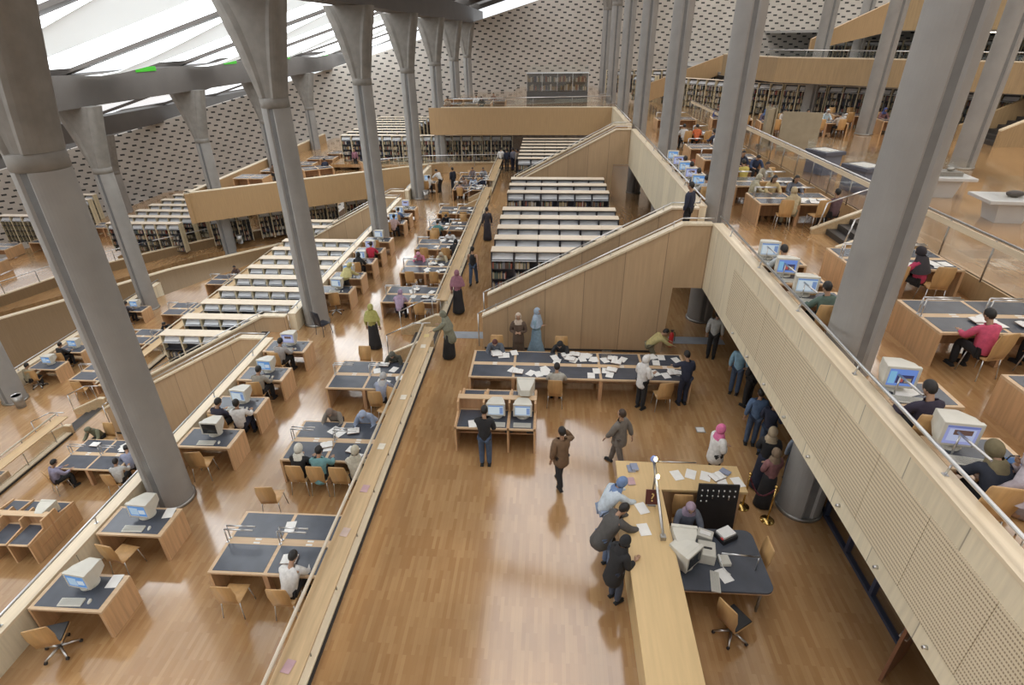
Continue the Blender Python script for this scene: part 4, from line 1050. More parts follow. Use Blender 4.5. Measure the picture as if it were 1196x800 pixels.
def carrel(label, loc, mons):
    t = thing('catalogue_carrel', label, 'carrel', loc); w, d = 2.05, 1.75
    put('partition', MB().box(-w / 2, w / 2, -.02, .02, .1, 1.08), DESKB, t)
    for i in range(4):
        x = -w / 2 + .03 + (w - .06) * i / 3
        for s in (-1, 1):
            y0, y1 = (0, d / 2) if s > 0 else (-d / 2, 0)
            put('side_panel', MB().prism([(y0 if s < 0 else y1, 0), (y0 if s < 0 else y1, .78), (s * .30, .84), (s * .26, 1.1), (0, 1.1), (0, 0)], x - .025, x + .025, 'x'), DESKP, t)
    put('ridge_cap', MB().box(-w / 2, w / 2, -.10, .10, 1.08, 1.11), DESKTOP, t, .004)
    for s in (-1, 1):
        put('desk_top', MB().box(-w / 2, w / 2, min(s * .03, s * d / 2), max(s * .03, s * d / 2), .70, .74), DESKTOP, t)
        put('lower_shelf', MB().box(-w / 2, w / 2, min(s * .03, s * .6), max(s * .03, s * .6), .38, .41), DESKB, t)
        for i in range(3):
            x0 = -w / 2 + .07 + (w - .06) * i / 3; put('blotter', MB().box(x0, x0 + .58, min(s * .1, s * (d / 2 - .05)), max(s * .1, s * (d / 2 - .05)), .735, .745), BLUE, t)
    return t
carrel('hall catalogue carrel with three bays, two lit monitors and a man standing', (-1.18, 12.0, 0), 2)
place_monitor('lit beige monitor in the middle bay of the hall carrel', (-1.18, 11.55, .746), 0, SC2); place_monitor('lit beige monitor in the bay nearest the long table chair, hall carrel', (-.5, 11.55, .746), 0, SC2)
place_monitor('beige monitor seen from behind on the far side of the hall carrel', (-.45, 12.42, .976), pi, SC1)
t = thing('desktop_computer', 'flat beige desktop computer under the far monitor of the hall carrel', 'computer', (-.45, 12.42, .746)); put('case', MB().box(-.21, .21, -.2, .2, 0, .225), BEIGE, t, .008); put('drive_slot', MB().box(-.15, -.02, .2, .204, .1, .12), BLACK, t)
SHEET('white sheet on the empty bay of the hall carrel', (-1.75, 11.3, .75), .2); KEYB('keyboard in the middle bay of the hall carrel', (-1.15, 11.28, .746), 0); KEYB('keyboard in the bay of the hall carrel beside the middle one', (-.5, 11.28, .746), 0)
for x, l in ((-.85, 'dark computer tower under the middle of the hall carrel'), (-.3, 'dark computer tower under the end bay of the hall carrel')):
    t = thing('computer_tower', l, 'computer', (x, 11.6, .41)); put('case', MB().box(-.09, .09, -.2, .2, 0, .27), BLACK, t, .006); put('drive_slot', MB().box(-.06, .06, -.204, -.2, .2, .22), STEELD, t)
# ---- information counter
t = thing('information_counter', 'L-shaped pale maple information counter in the hall', 'counter', (0, 0, 0))
put('counter_top', MB().prism([(1.58, 4.0), (2.44, 4.0), (2.50, 8.86), (4.26, 8.86), (4.26, 9.66), (1.64, 9.72)], 1.0, 1.06), COUNTW, t, .008)
put('front_panel', MB().box(1.68, 1.76, 4.1, 9.6, 0, 1.0), COUNTW, t); put('front_panel', MB().box(1.76, 4.2, 9.5, 9.58, 0, 1.0), COUNTW, t)
put('inner_panel', MB().box(2.2, 4.2, 8.98, 9.06, 0, 1.0), DESKP, t); put('end_panel', MB().box(4.12, 4.2, 9.06, 9.5, 0, 1.0), DESKP, t)
put('inner_panel', MB().box(2.30, 2.36, 4.1, 8.98, 0, 1.0), DESKP, t); put('plinth', MB().box(1.8, 2.3, 4.2, 9.0, 0, .1), DARK, t)
t = thing('light_stand', 'chrome lamp stand with two lit bulbs on the counter', 'lamp', (2.3, 8.3, 1.06))
put('post', MB().tube((0, -.75, .05), (0, .7, .62), .03, .03, 12), STEEL, t); put('foot', MB().box(-.05, .05, -.8, -.7, 0, .08), STEELD, t); put('foot', MB().tube((0, .45, 0), (0, .45, .55), .02, .02, 8), STEELD, t)
for y, z in ((.30, .5), (.66, .64)): put('bulb', MB().ell((0.02, y, z + .07), (.035, .035, .06), 10, 8), LAMP, t)
put('cross_bar', MB().tube((0, .7, .62), (.85, .7, .62), .012, .012, 8), STEEL, t); put('blue_cap', MB().lathe([(.07, .62), (.08, .66), (.05, .72), (.01, .74)], 12, (0, .72, 0)), mat('blue_glass', (.25, .32, .6), .2), t)
t = thing('question_sign', 'small dark red question mark sign on the counter', 'sign', (2.22, 8.42, 1.06))
put('sign_board', MB().obox((0, 0, .20), (.26, .03, .32), 0, -.25), mat('maroon_board', (.10, .025, .02), .5), t, .004); put('sign_foot', MB().box(-.08, .08, -.06, .1, 0, .02), STEELD, t)
def text(name, s, size, m, parent, loc, rot, ext=.004):
    cu = bpy.data.curves.new(name, 'FONT'); cu.body = s; cu.size = size; cu.extrude = ext; cu.align_x = 'CENTER'; cu.align_y = 'CENTER'
    o = bpy.data.objects.new(name, cu); COL.objects.link(o); dg = bpy.context.evaluated_depsgraph_get(); dg.update(); me = bpy.data.meshes.new_from_object(o.evaluated_get(dg)); bpy.data.objects.remove(o)
    me.materials.clear(); p = put(name, me, m, parent); p.location = loc; p.rotation_euler = rot
    return p
text('question_mark', '?', .26, mat('gold_letter', (.75, .55, .2), .4), t, (0, -.022, .195), (radians(90) - .25, 0, 0))
for x, y, k, l in ((1.95, 9.45, 4, 'stack of dark leaflets at the counter corner'), (1.9, 9.05, 2, 'pile of red-brown leaflets on the counter near the leaning pair'), (2.02, 9.47, 4, 'second dark leaflet pile at the counter corner')): CBOOKS[k](l, (x, y, 1.061 + (.035 if 'second' in l else 0)), .1)
for x, y, l in ((2.9, 9.3, 'open white leaflet in the middle of the counter'), (3.2, 9.35, 'round white dish of slips on the counter'), (3.5, 9.3, 'white slip beside the book stack on the counter'), (3.8, 9.2, 'white form at the counter end'), (4.13, 9.15, 'cream form hanging over the counter corner'), (2.02, 8.3, 'white paper between the leaning visitors'), (1.98, 7.75, 'white form under the hands of the man in grey')): SHEET(l, (x, y, 1.064), rnd.uniform(-.5, .5))
CBOOKS[4]('glossy dark magazine at the end of the counter', (3.95, 9.45, 1.062), .8); OBOOK('open catalogue at the end of the counter', (3.75, 9.3, 1.07), .5)
# clerk's desk
t = thing('work_desk', 'dark rounded clerk desk behind the counter piled with computers', 'desk', (0, 0, 0))
def rounded(x0, x1, y0, y1, r, n=5):
    P = []
    for cx, cy, a in ((x1 - r, y0 + r, -pi / 2), (x1 - r, y1 - r, 0), (x0 + r, y1 - r, pi / 2), (x0 + r, y0 + r, pi)):
        for i in range(n + 1): P.append((cx + r * cos(a + pi / 2 * i / n), cy + r * sin(a + pi / 2 * i / n)))
    return P
put('desk_top', MB().prism(rounded(2.46, 4.15, 6.72, 8.15, .16), .69, .735), BLUE, t, .006)
put('edge_band', MB().prism(rounded(2.455, 4.155, 6.715, 8.155, .165), .675, .69), DESKB, t)
for x, y in ((2.6, 6.9), (4.0, 6.9), (2.6, 8.0), (4.0, 8.0)): put('leg', MB().tube((x, y, 0), (x, y, .68), .025, .025, 10), STEELD, t)
l = put('lamp_post', MB().tube((3.95, 7.2, .735), (3.95, 7.2, 1.08), .013, .013, 8), STEEL, t); put('light_bar', MB().tube((3.95, 7.2, 1.08), (3.3, 7.25, 1.08), .017, .017, 8), STEEL, l)
place_monitor('beige monitor with dark screen at the front of the clerk desk', (2.78, 7.15, .737), .75, SC5); place_monitor('beige monitor turned to the clerk at the back of the work desk', (2.72, 7.75, .737), pi - .1, SC1)
t = thing('cash_printer', 'beige till printer in the middle of the clerk desk', 'printer', (3.1, 7.45, .737)); put('body', MB().obox((0, 0, .12), (.32, .36, .24), -.2), BEIGE, t, .02); put('paper_slot', MB().obox((0, 0, .245), (.18, .04, .012), -.2), BLACK, t)
t = thing('telephone', 'pale desk telephone beside the till printer', 'telephone', (3.42, 7.35, .737)); put('base', MB().obox((0, 0, .04), (.2, .22, .08), .1), BEIGE, t, .015); put('handset', MB().tube((-.09, -.08, .1), (-.09, .08, .1), .022, .022, 8), PAPER, t); put('cord', MB().path([(-.09, -.09, .1), (-.05, -.2, .03), (.05, -.28, .01)], .006, 6), PAPER, t)
t = thing('letter_tray', 'dark letter tray filled with white forms on the clerk desk', 'tray', (3.6, 7.95, .737)); put('tray_base', MB().obox((0, 0, .05), (.36, .30, .10), .5), BLACK, t, .004); put('paper_stack', MB().obox((0, 0, .125), (.30, .22, .05), .5), PAPER, t); put('red_folder', MB().obox((-.02, -.1, .11), (.24, .06, .02), .5), mat('folder_red', (.5, .05, .05), .5), t)
t = thing('printer', 'small white ink printer near the clerk', 'printer', (3.2, 7.92, .737)); put('body', MB().obox((0, 0, .06), (.30, .22, .12), -.4), BEIGE, t, .015); put('feed', MB().obox((0, 0, .125), (.2, .1, .01), -.4), PAPER, t)
KEYB('keyboard standing on edge at the front of the clerk desk', (3.15, 6.9, .737), 1.4)
SHEET('folded white slip on the clerk desk near the keyboard', (3.35, 7.05, .738), .4)
OCHAIR('swivel chair with plywood back in front of the clerk desk', (3.40, 6.40, 0), -1.0); ch('plywood chair seen edge-on at the end of the clerk desk', 4.02, 7.6, 0, pi / 2); ch('plywood chair of the clerk in grey behind the work desk', 2.95, 8.5, 0, pi)
# key board
t = thing('key_board', 'black board of small white hooks and keys behind the clerk', 'board', (3.62, 8.72, .1))
put('board_panel', MB().obox((0, 0, .62), (.82, .04, 1.2), 0, -.12), BLACK, t, .004)
for j in range(3):
    for i in range(7):
        if j == 2 and i > 1: continue
        z = 1.08 - j * .13; y = -.025 - .12 * (z - .62)
        put('hook', MB().obox((-.33 + i * .11, -.03 + .12 * (z - .62), z), (.022, .02, .026)), PAPER, t)
for x, z in ((-.22, 1.04), (-.11, .92), (.22, .9), (0.0, 1.03)): put('key', MB().obox((x, -.035 + .12 * (z - .62), z), (.02, .012, .07)), STEEL, t)
# rope stanchions
for i, (x, y) in enumerate(((4.53, 9.53), (4.95, 9.15))):
    t = thing('rope_stanchion', ['brass rope stanchion at the counter end', 'brass rope stanchion by the fat column'][i], 'stanchion', (x, y, 0))
    put('stanchion_base', MB().lathe([(.15, 0), (.15, .02), (.05, .05), (.02, .06)], 16), mat('brass', (.62, .42, .14), .25, 1.), t); put('stanchion_pole', MB().tube((0, 0, .05), (0, 0, .95), .02, .02, 10).ell((0, 0, .97), (.04, .04, .04), 10, 6), MATS['brass'], t)
b = MB(); q = [Vector((4.53, 9.53, .9)).lerp(Vector((4.95, 9.15, .9)), i / 8) - Vector((0, 0, .35 * sin(pi * i / 8))) for i in range(9)]
tag(put('rope', b.path(q, .02), mat('dark_red_rope', (.10, .02, .03), .8)), 'dark red rope slung between the two brass stanchions', 'rope')
t = thing('fire_extinguisher', 'red fire extinguisher on the end of the stair wall', 'extinguisher', (4.16, 16.4, .3)); put('cylinder', MB().lathe([(.07, 0), (.075, .03), (.075, .45), (.03, .52)], 14), mat('extinguisher_red', (.45, .02, .02), .35), t); put('valve', MB().tube((0, 0, .52), (0, 0, .6), .02, .02, 8).box(-.06, .06, -.01, .01, .58, .61), BLACK, t); put('hose', MB().path([(.03, 0, .56), (.1, 0, .5), (.11, 0, .2)], .012), BLACK, t)
t = thing('floor_box', 'small pale floor socket box in the hall', 'socket', (4.25, 12.32, 0)); put('lid', MB().box(-.1, .1, -.1, .1, 0, .012), PAPER, t); put('rim', MB().box(-.12, .12, -.12, .12, 0, .008), STEELD, t)
t = thing('vending_box', 'low brown box beside the near bookcases', 'box', (4.05, 21.5, 0)); put('body', MB().box(-.3, .3, -.3, .3, 0, .95), DESKB, t, .006); put('lid', MB().box(-.32, .32, -.32, .32, .95, .99), DESKTOP, t)
# ---- bookcases
LBM = 'long double bookcase with pale top, %s from the hall staircase'
MY = [20.68, 22.16, 23.6, 25.1, 26.5, 29.85, 31.5, 33.0]
for i, y in enumerate(MY):
    CASE_DARK(LBM % ORD[i], (-2.12, y, 0), 0, 'hall bookcases')
    if i: fill_books(-2.12, y, 0, 6, seed=i, dens=.9)
cells = [(k, i) for k in (3, 2, 1, 0) for i in range(4) if (k, i) not in ()]
shelf_books(-2.12, MY[0], 0, cells, 'hall bookcase nearest the staircase', 'books on the nearest hall bookcase')
for i in range(7):
    y = 39.2 + i * 1.35
    CASE_DARK('long double bookcase with pale top, %s beyond the far staircase' % ORD[i], (-2.05, y, 0), 0, 'hall bookcases beyond the far stair'); fill_books(-2.05, y, 0, 6, seed=20 + i)
LY = [21.05, 22.72, 24.38, 26.0, 27.66, 29.2, 30.7, 32.3, 33.9, 36.8, 38.2]
for i, y in enumerate(LY):
    CASE_PALE('sunken bookcase with cream uprights and pale top, %s from the sunken stair' % ORD[i], (-16.95, y, ZS), 0, 'sunken pale bookcases')
    fill_books(-16.95, y, ZS, 6, seed=40 + i, dens=.7, skip=[(3, k) for k in range(6)])
for i in range(4):
    x = -13.0 + i * 2.5
    CASE_FAR('dark far bookcase under the cross bridge, %s from the ledge end' % ORD[3 - i], (x - .2, 48.9 + .1 * i, 0), 0, 'bookcases under the cross bridge'); fill_books(x - .2, 48.9 + .1 * i, 0, 3, seed=60 + i, dens=1.)
for i in range(8):
    y = 48.6 + i * 1.7
    CASE_PALE('pale-topped bookcase beyond the terrace end, %s of the far block' % ORD[i], (-17.6, y + .5, 0), 0, 'far block of bookcases'); fill_books(-17.6, y + .5, 0, 6, seed=70 + i)
for i in range(8):
    y = 37.3 + i * 1.6
    CASE_PALE('pale-topped bookcase far down beyond the ring, %s of the sunken far block' % ORD[i], (-31.3 - (.0), y, ZS), 0, 'sunken far block of bookcases'); fill_books(-31.3, y, ZS, 6, seed=80 + i)
p0, p1 = Vector((-24.6, 38.6)), Vector((-13.6, 46.0)); dr = (p1 - p0); rz = atan2(dr.y, dr.x)
for i in range(4):
    p = p0 + dr * (i / 4); CASE_FAR('dark bookcase under the slanting bridge, %s from its low end' % ORD[i], (p.x, p.y, ZS), rz, 'bookcases under the slanting bridge'); fill_books(p.x, p.y, ZS, 3, rz, seed=90 + i)
q = [(7.5, 55.0, -.95), (9.6, 52.0, -.95), (11.2, 49.8, -.95), (12.8, 47.6, -.9), (14.4, 45.5, -.8), (16.3, 43.5, -.6), (18.6, 41.9, -.65), (20.8, 40.2, -.7), (22.9, 38.4, -.8), (24.8, 36.4, -.85)]
for i, (x, y, a) in enumerate(q):
    CASE_FAR('tall bookcase full of books under the right gallery, %s from the cross bridge' % ORD[i], (x, y, ZE), a, 'bookcases under the gallery'); fill_books(x, y, ZE, 3, a, seed=100 + i, hmax=.33)
for i in range(11):
    x = 24.5 + i * 2.72; y = 58.5 - .4 * i
    CASE_FAR('bookcase on the upper gallery behind its railing, %s along the row' % ORD[i], (x, y, 6.65), -.15, 'bookcases on the upper gallery'); fill_books(x, y, 6.65, 3, -.15, seed=120 + i, hmax=.33)
t = thing('glass_bookcase', 'glass-fronted display bookcase on the far bridge floor', 'display case', (-1.95, 52.3, 4.2))
put('cabinet', MB().box(0, 5.2, 0, .6, 0, .95).box(0, 5.2, .55, .6, .95, 2.35), mat('case_grey', (.12, .12, .12), .4, .2), t); put('glass_front', MB().box(0, 5.2, -.02, 0, .95, 2.35), GLASS2, t); put('glass_top', MB().box(0, 5.2, 0, .02, 2.4, 2.95), GLASS, t); put('roof', MB().box(-.05, 5.25, -.05, .65, 2.35, 2.40), SHELFB, t)
for k in range(2): put('shelf', MB().box(0, 5.2, .1, .55, 1.0 + k * .66, 1.03 + k * .66), DKSTEEL, t)
for k in range(5): put('divider', MB().box(1.3 * k - .02 * (k > 0), 1.3 * k + .02, .08, .55, .95, 2.35), SHELFB, t)
for k in range(2):
    x = .05
    while x < 5.0:
        w = .06 + .07 * rnd.random(); h = .25 + .25 * rnd.random(); STUFFB.box(-1.95 + x, -1.95 + x + w, 52.4, 52.7, 5.23 + k * .66, 5.23 + k * .66 + h); x += w * (1.1 + .5 * rnd.random())
for i in range(4): CASE_FAR('bookcase against the slotted wall beyond the bridge, %s from the glass case' % ORD[i], (5.6 + 2.75 * i, 62 + .2 * i, 4.2), 0, 'bookcases by the slotted wall'); fill_books(5.6 + 2.75 * i, 62 + .2 * i, 4.2, 3, 0, seed=140 + i)
for i in range(5):
    t = thing('ceiling_light', 'long white light strip under the upper gallery, %s from its folded end' % ORD[i], 'lamp', (25.5 + 3.6 * i, 45.5, 9.4), -.09, 'light strips under the upper gallery')
    put('light_housing', MB().box(0, 2.6, -.14, .14, -.08, 0), STEELD, t); put('light_tube', MB().box(.05, 2.55, -.1, .1, -.11, -.08), TUBE, t)
t = thing('bench_run', 'dark low bench along the upper gallery edge', 'bench', (26, 34, 6.65)); put('seat', MB().box(0, 6, 0, .4, .3, .4), DARK, t); put('support', MB().box(.2, 5.8, .1, .3, 0, .3), DARK, t)
glass_rail([(14.6, 43.2, 8.0), (18.2, 39.6, 8.0), (23.9, 33.2, 8.0)], .35, 'thin steel railing on the gallery parapet', 2.5, False)
# far-left rows of sunken desks are added with the tables below
for i in range(7):
    x, y = -21.6 + 1.9 * i, 41.2 + 1.55 * i
    if i % 2: TABLEF('reading table above the slanting bridge beside its parapet, %s from the low end' % ORD[i // 2], (x + 1.2, y + 2.2, ZT), .6, 'tables beside the slanting parapet')
o = put('shelved_books', STUFFB, BOOKS); tag(o, 'rows of mixed books filling the bookcases of the hall and galleries', 'books', None, 'stuff')
# ---- sunken hall and lowest desks
carrel('sunken catalogue carrel with two white monitors', (-15.7, 11.3, ZS), 2)
place_monitor('white monitor on the end bay of the sunken carrel', (-15.0, 11.75, ZS + .746), pi, SC5); place_monitor('white monitor at the cut edge of the sunken carrel', (-16.3, 10.85, ZS + .746), .1, SC5)
TABLE4('sunken reading table below the nearest terrace parapet', (-15.45, 14.45, ZS), 0, 'sunken reading tables')
TABLE4('sunken reading table beyond the ledge, cut by the picture edge', (-19.9, 13.2, ZL), 0, 'sunken reading tables'); TABLE4('lowest reading table by the sunken short steps', (-20.0, 20.6, ZL), 0, 'sunken reading tables')
TABLE4('lowest reading table beside the pale bookcases', (-19.95, 24.0, ZL), 0, 'sunken reading tables'); TABLE4('lowest reading table next to the third lower column', (-20.0, 27.3, ZL), 0, 'sunken reading tables'); TABLE4('lowest reading table at the ring wall', (-19.9, 31.6, ZL), 0, 'sunken reading tables')
ch('plywood chair at the near side of the sunken table', -16.3, 13.4, ZS, -.5); ch('plywood chair behind the sunken table', -16.2, 15.6, ZS, pi); ch('plywood chair of the reader under the parapet at the sunken table', -14.3, 13.45, ZS, 0)
ch('plywood chair at the lowest table by the sunken steps', -20.4, 19.55, ZL, .2); ch('plywood chair at the lowest table beside the bookcases', -20.3, 22.95, ZL, 0); ch('plywood chair at the cut-off sunken table', -20.5, 14.3, ZL, pi)
for i, y in enumerate((21.0, 22.6, 27.2, 25.2)):
    n = ['nearest', 'second', 'column-side', 'third'][i]
    PCDESK('%s computer desk of the lowest row' % n, (-23.1, y, ZL), 0, 'computer desks of the lowest row'); 
    if i < 3: place_monitor('lit monitor on the %s desk of the lowest row' % n, (-23.05, y, ZL + .734), 0, SC1); OCHAIR('swivel chair at the %s desk of the lowest row' % n, (-23.2, y - .7, ZL), .4)
sheets(5, -16.2, -14.8, 14.6, 15.1, ZS + .735, 'loose white paper on the sunken table', 'papers on the sunken table', 2, 'open book on the sunken table')
sheets(3, -20.6, -19.4, 20.8, 21.2, ZL + .735, 'loose white paper on the lowest table by the steps', 'papers on the lowest table', 1, 'open book on the lowest table')
for i, (x, y) in enumerate(((-39.3, 36.2), (-36.6, 37.8), (-37.5, 33.0), (-34.8, 41.5))): TABLEF('far reading table near the slotted wall, %s from the picture edge' % ORD[i], (x, y, ZL + .35), 0, 'far sunken tables')
for i in range(5): CASE_FAR('far pale bookcase close to the slotted wall, %s of five' % ORD[i], (-41.5 + .8 * (i % 2), 39.5 + 1.6 * i, ZL + .3), 0, 'far bookcases by the slotted wall')
for i in range(6): TABLEF('small far desk on the terrace above the slanting bridge, %s from the low end' % ORD[i], (-22.2 + .9 * i, 41.6 + 2.5 * i, ZT), 0, 'desks above the slanting bridge')
# bins
for i, (x, y, z, l) in enumerate(((-8.3, 38.0, ZT, 'grey bin at the foot of the fourth terrace column'), (-22.7, 18.7, ZL, 'grey bin at the foot of the nearest lower column'), (-22.2, 37.9, ZL + .95, 'grey bin by the ring railing column'))):
    t = thing('waste_bin', l, 'bin', (x, y, z)); put('bin_body', MB().lathe([(.17, 0), (.2, .6), (.17, .6), (.15, .05)], 16), STEELD, t); put('rim', MB().lathe([(.205, .58), (.205, .61), (.19, .61), (.19, .58)], 16), STEEL, t)
# ---- balcony
B_Y = [8.0 - .55, 10.4, 13.65, 19.5, 22.0, 26.9, 29.7, 34.2, 40.5]
B_X = [8.72, 8.62, 8.55, 8.25, 8.2, 8.2, 8.2, 8.2, 8.4]
BN = ['nearest balcony table at the picture edge', 'large balcony table with the reader in pink', 'balcony table behind the big column', 'crowded balcony table before the short steps', 'balcony table with the yellow-clad reader', 'sixth balcony table', 'seventh balcony table', 'far balcony table with reader in orange', 'last balcony table']
for i, y in enumerate(B_Y): TABLE4B('%s, pale wood with blue tops' % BN[i], (B_X[i], y, ZB), 0, 'study tables on the balcony')
BSE = {1: 'nr nl', 2: 'nl nr', 3: 'nl nr fl', 4: 'nr fl fr nl', 5: 'nl', 6: 'nr', 7: 'nl nr', 8: 'nl'}
for i, ks in BSE.items():
    for k in ks.split():
        dx, s, nm = SD[k]; ch('plywood chair at the %s place of the %s' % (nm, BN[i].split(' at ')[0].split(' with ')[0].replace('large ', 'second ').replace('balcony table', 'balcony table') if i != 4 else 'fifth balcony table'), B_X[i] + dx, B_Y[i] + s * 1.0, ZB, (0 if s < 0 else pi) + rnd.uniform(-.25, .25))
ch('pale plywood chair at the picture edge behind the pink reader', 9.35, 8.75, ZB, .2)
for i, n in ((1, 4), (2, 7), (3, 7), (4, 3), (5, 3), (6, 2), (7, 2)):
    sheets(n, B_X[i] - .4, B_X[i] + 1.0, B_Y[i] - .6, B_Y[i] - .1, ZB + .735, 'loose white paper on the %s' % BN[i], 'papers on the %s' % BN[i], 2, 'open book on the %s' % BN[i])
P_Y = [6.15, 7.55, 11.15, 12.25, 13.4, 20.9, 22.1, 23.3, 24.5, 25.7]
P_S = [SC4, SC3, SC2, SC3, SC2, SC1, SC4, SC1, SC4, SC1]
PX = [5.50] * 10
PN = ['nearest balcony computer desk', 'balcony computer desk before the big column', 'first balcony computer desk past the big column', 'unoccupied balcony computer desk', 'third balcony computer desk past the big column'] + ['%s balcony computer desk past the stair head' % ORD[i] for i in range(5)]
for i, y in enumerate(P_Y):
    o = PCDESK(PN[i], (PX[i] + .25, y, ZB), 0, 'computer desks on the balcony'); o.scale = (.74, .85, 1)
    place_monitor('beige monitor on the ' + PN[i], (PX[i] - .05, y + .02, ZB + .734), -.12, P_S[i]); KEYB('keyboard on the ' + PN[i], (PX[i] + .03, y - .22, ZB + .735), -.2); MOUSE('mouse on the ' + PN[i], (PX[i] + .33, y - .2, ZB + .736), 0)
    if i < 9: ch('plywood chair at the ' + PN[i], PX[i] + (.08 if i > 1 else -.04), y - .68, ZB, -.15)
    l = thing('desk_lamp', 'slim reading light on the ' + PN[i], 'lamp', (5.36, y - .1, ZB + .735)); put('post', MB().tube((0, 0, 0), (0, 0, .36), .013, .013, 8), STEEL, l); put('light_bar', MB().tube((0, .05, .36), (.05, -.5, .36), .018, .018, 8), STEEL, l); put('foot', MB().lathe([(.04, 0), (.035, .015)], 10), STEELD, l)
ch('second plywood chair at the picture edge for the woman in lilac', 5.86, 5.2, ZB, .1)
sheets(4, 5.3, 5.7, 7.25, 7.7, ZB + .735, 'loose paper beside the keyboard of the man in navy', 'papers on the balcony computer desk', 0)
t = thing('handbag', 'blue cloth bag on the nearest balcony computer desk', 'bag', (5.95, 5.85, ZB + .74)); put('bag_body', MB().ell((0, 0, .07), (.13, .09, .08), 12, 8), mat('bag_blue', (.07, .16, .35), .8), t); put('strap', MB().path([(-.1, 0, .1), (-.05, 0, .2), (.05, 0, .2), (.1, 0, .1)], .008), BLACK, t)
# ---- exhibition floor
def plinth_dark(label, x, y, rz=.35):
    t = thing('display_plinth', label, 'display case', (x, y, ZE), rz); put('plinth_body', MB().box(-.42, .42, -.5, .5, .0, .78), mat('plinth_blue_grey', (.17, .19, .25), .5, 0, .06, 2), t, .008); put('plinth_top', MB().box(-.50, .50, -.58, .58, .78, .92), mat('plinth_slate', (.10, .11, .15), .4), t, .006)
    put('paper_display', MB().box(-.35, .35, -.4, .4, .92, .935), PAPER, t); put('glass_cover', MB().box(-.46, .46, -.54, .54, .94, 1.3), GLASS, t)
plinth_dark('dark blue-grey display plinth with glass cover nearest the screens', 11.4, 24.7); plinth_dark('dark blue-grey display plinth with glass cover beside the big column', 11.5, 21.6)
def plinth_pale(label, x, y, dark):
    t = thing('display_table', label, 'display case', (x, y, ZE), -.1); pg = mat('pale_grey_paint', (.55, .55, .54), .45, 0, .04, 2)
    put('pedestal', MB().add([(-.38, -.36, 0), (.38, -.36, 0), (.38, .36, 0), (-.38, .36, 0), (-.5, -.45, .62), (.5, -.45, .62), (.5, .45, .62), (-.5, .45, .62)], [(0, 3, 2, 1), (4, 5, 6, 7), (0, 1, 5, 4), (1, 2, 6, 5), (2, 3, 7, 6), (3, 0, 4, 7)]), pg, t, .006)
    put('slab_top', MB().box(-.85, .85, -.62, .62, .62, .72), pg, t, .008)
    if dark: put('exhibit', MB().ell((.1, 0, .82), (.26, .15, .1), 12, 8).lathe([(.1, .72), (.08, .8)], 12, (.1, 0, 0)), mat('exhibit_bronze', (.05, .045, .05), .4, .5), t)
    else: put('exhibit', MB().box(-.5, .5, -.3, .3, .72, .86).ell((.2, 0, .92), (.14, .08, .06), 10, 6), STEELD, t)
    put('glass_cover', MB().box(-.6, .6, -.45, .45, .72, 1.25), GLASS, t)
plinth_pale('pale grey display table under a glass cover, by the round column', 13.9, 21.0, False); plinth_pale('pale grey display table with a dark bronze object', 14.05, 17.9, True)
for i, (x, y, w, rz) in enumerate(((10.95, 30.3, 1.0, .9), (11.9, 28.9, 1.7, -.35), (11.15, 30.9, .8, 1.9))):
    t = thing('display_screen', ['grey-brown display screen standing edge-on', 'broad grey display screen behind the plinths', 'narrow dark display screen leaning beside the broad one'][i], 'screen', (x, y, ZE), rz); put('screen_panel', MB().box(-w / 2, w / 2, -.03, .03, .1, 1.9), mat('screen_felt', (.36, .31, .22), .8, 0, .08, 3), t); put('foot', MB().box(-w / 2, -w / 2 + .05, -.25, .25, 0, .1), STEELD, t); put('foot', MB().box(w / 2 - .05, w / 2, -.25, .25, 0, .1), STEELD, t)
for i, (x, y, w) in enumerate(((10.9, 36.6, 2.5), (13.2, 35.0, 2.5), (15.6, 35.0, 2.6), (20.2, 35.6, 2.4), (18.6, 38.2, 2.4))):
    TABLEF('study table on the exhibition floor among the crowd, %s from the glass railing' % ORD[i], (x, y, ZE), -.15, 'tables before the gallery bookcases')
    for s in (-1, 1):
        for k in (-.6, .5): ch('plywood chair on the %s side of the %s crowd table' % ('near' if s < 0 else 'far', ORD[i]) + (' at its low end' if k < 0 else ' at its high end'), x + k, y + s * 1.0, ZE, (0 if s < 0 else pi))
t = thing('side_stair', 'maple-sided stair at the picture edge on the exhibition floor', 'staircase', (22.6, 31.0, ZE)); put('side_wall', MB().prism([(0, 0), (0, .75), (4, 2.6), (4, 0)], 0, .2, 'y'), WOODP, t); put('side_wall', MB().prism([(-.6, 0), (-.6, .75), (4, 2.9), (4, 0)], 2.2, 2.4, 'y'), WOODP, t); put('coping', MB().prism([(0, .75), (0, .82), (4, 2.67), (4, 2.6)], -.02, .22, 'y'), CAPM, t)
for k in range(6): put('step', MB().box(.1 + .4 * k, .5 + .4 * k, .2, 2.2, 0, .2 * (k + 1)), STAIRD, t)
t = thing('round_bin', 'grey steel bin at the foot of the exhibition column', 'bin', (18.0, 37.6, ZE)); put('bin_body', MB().lathe([(.3, 0), (.3, .8), (.26, .8), (.26, .1)], 16), STEELD, t); put('rim', MB().lathe([(.31, .78), (.31, .82), (.27, .82), (.27, .78)], 16), STEEL, t)
for i, (x, y) in enumerate(((-6.0, 50.5), (-4.9, 52.5), (-6.5, 54.0), (-8.4, 50.2), (-8.2, 54.5))): TABLEF('far study table on the bridge floor, %s from the bridge parapet' % ORD[i], (x, y, 3.7), 0, 'tables on the bridge floor')
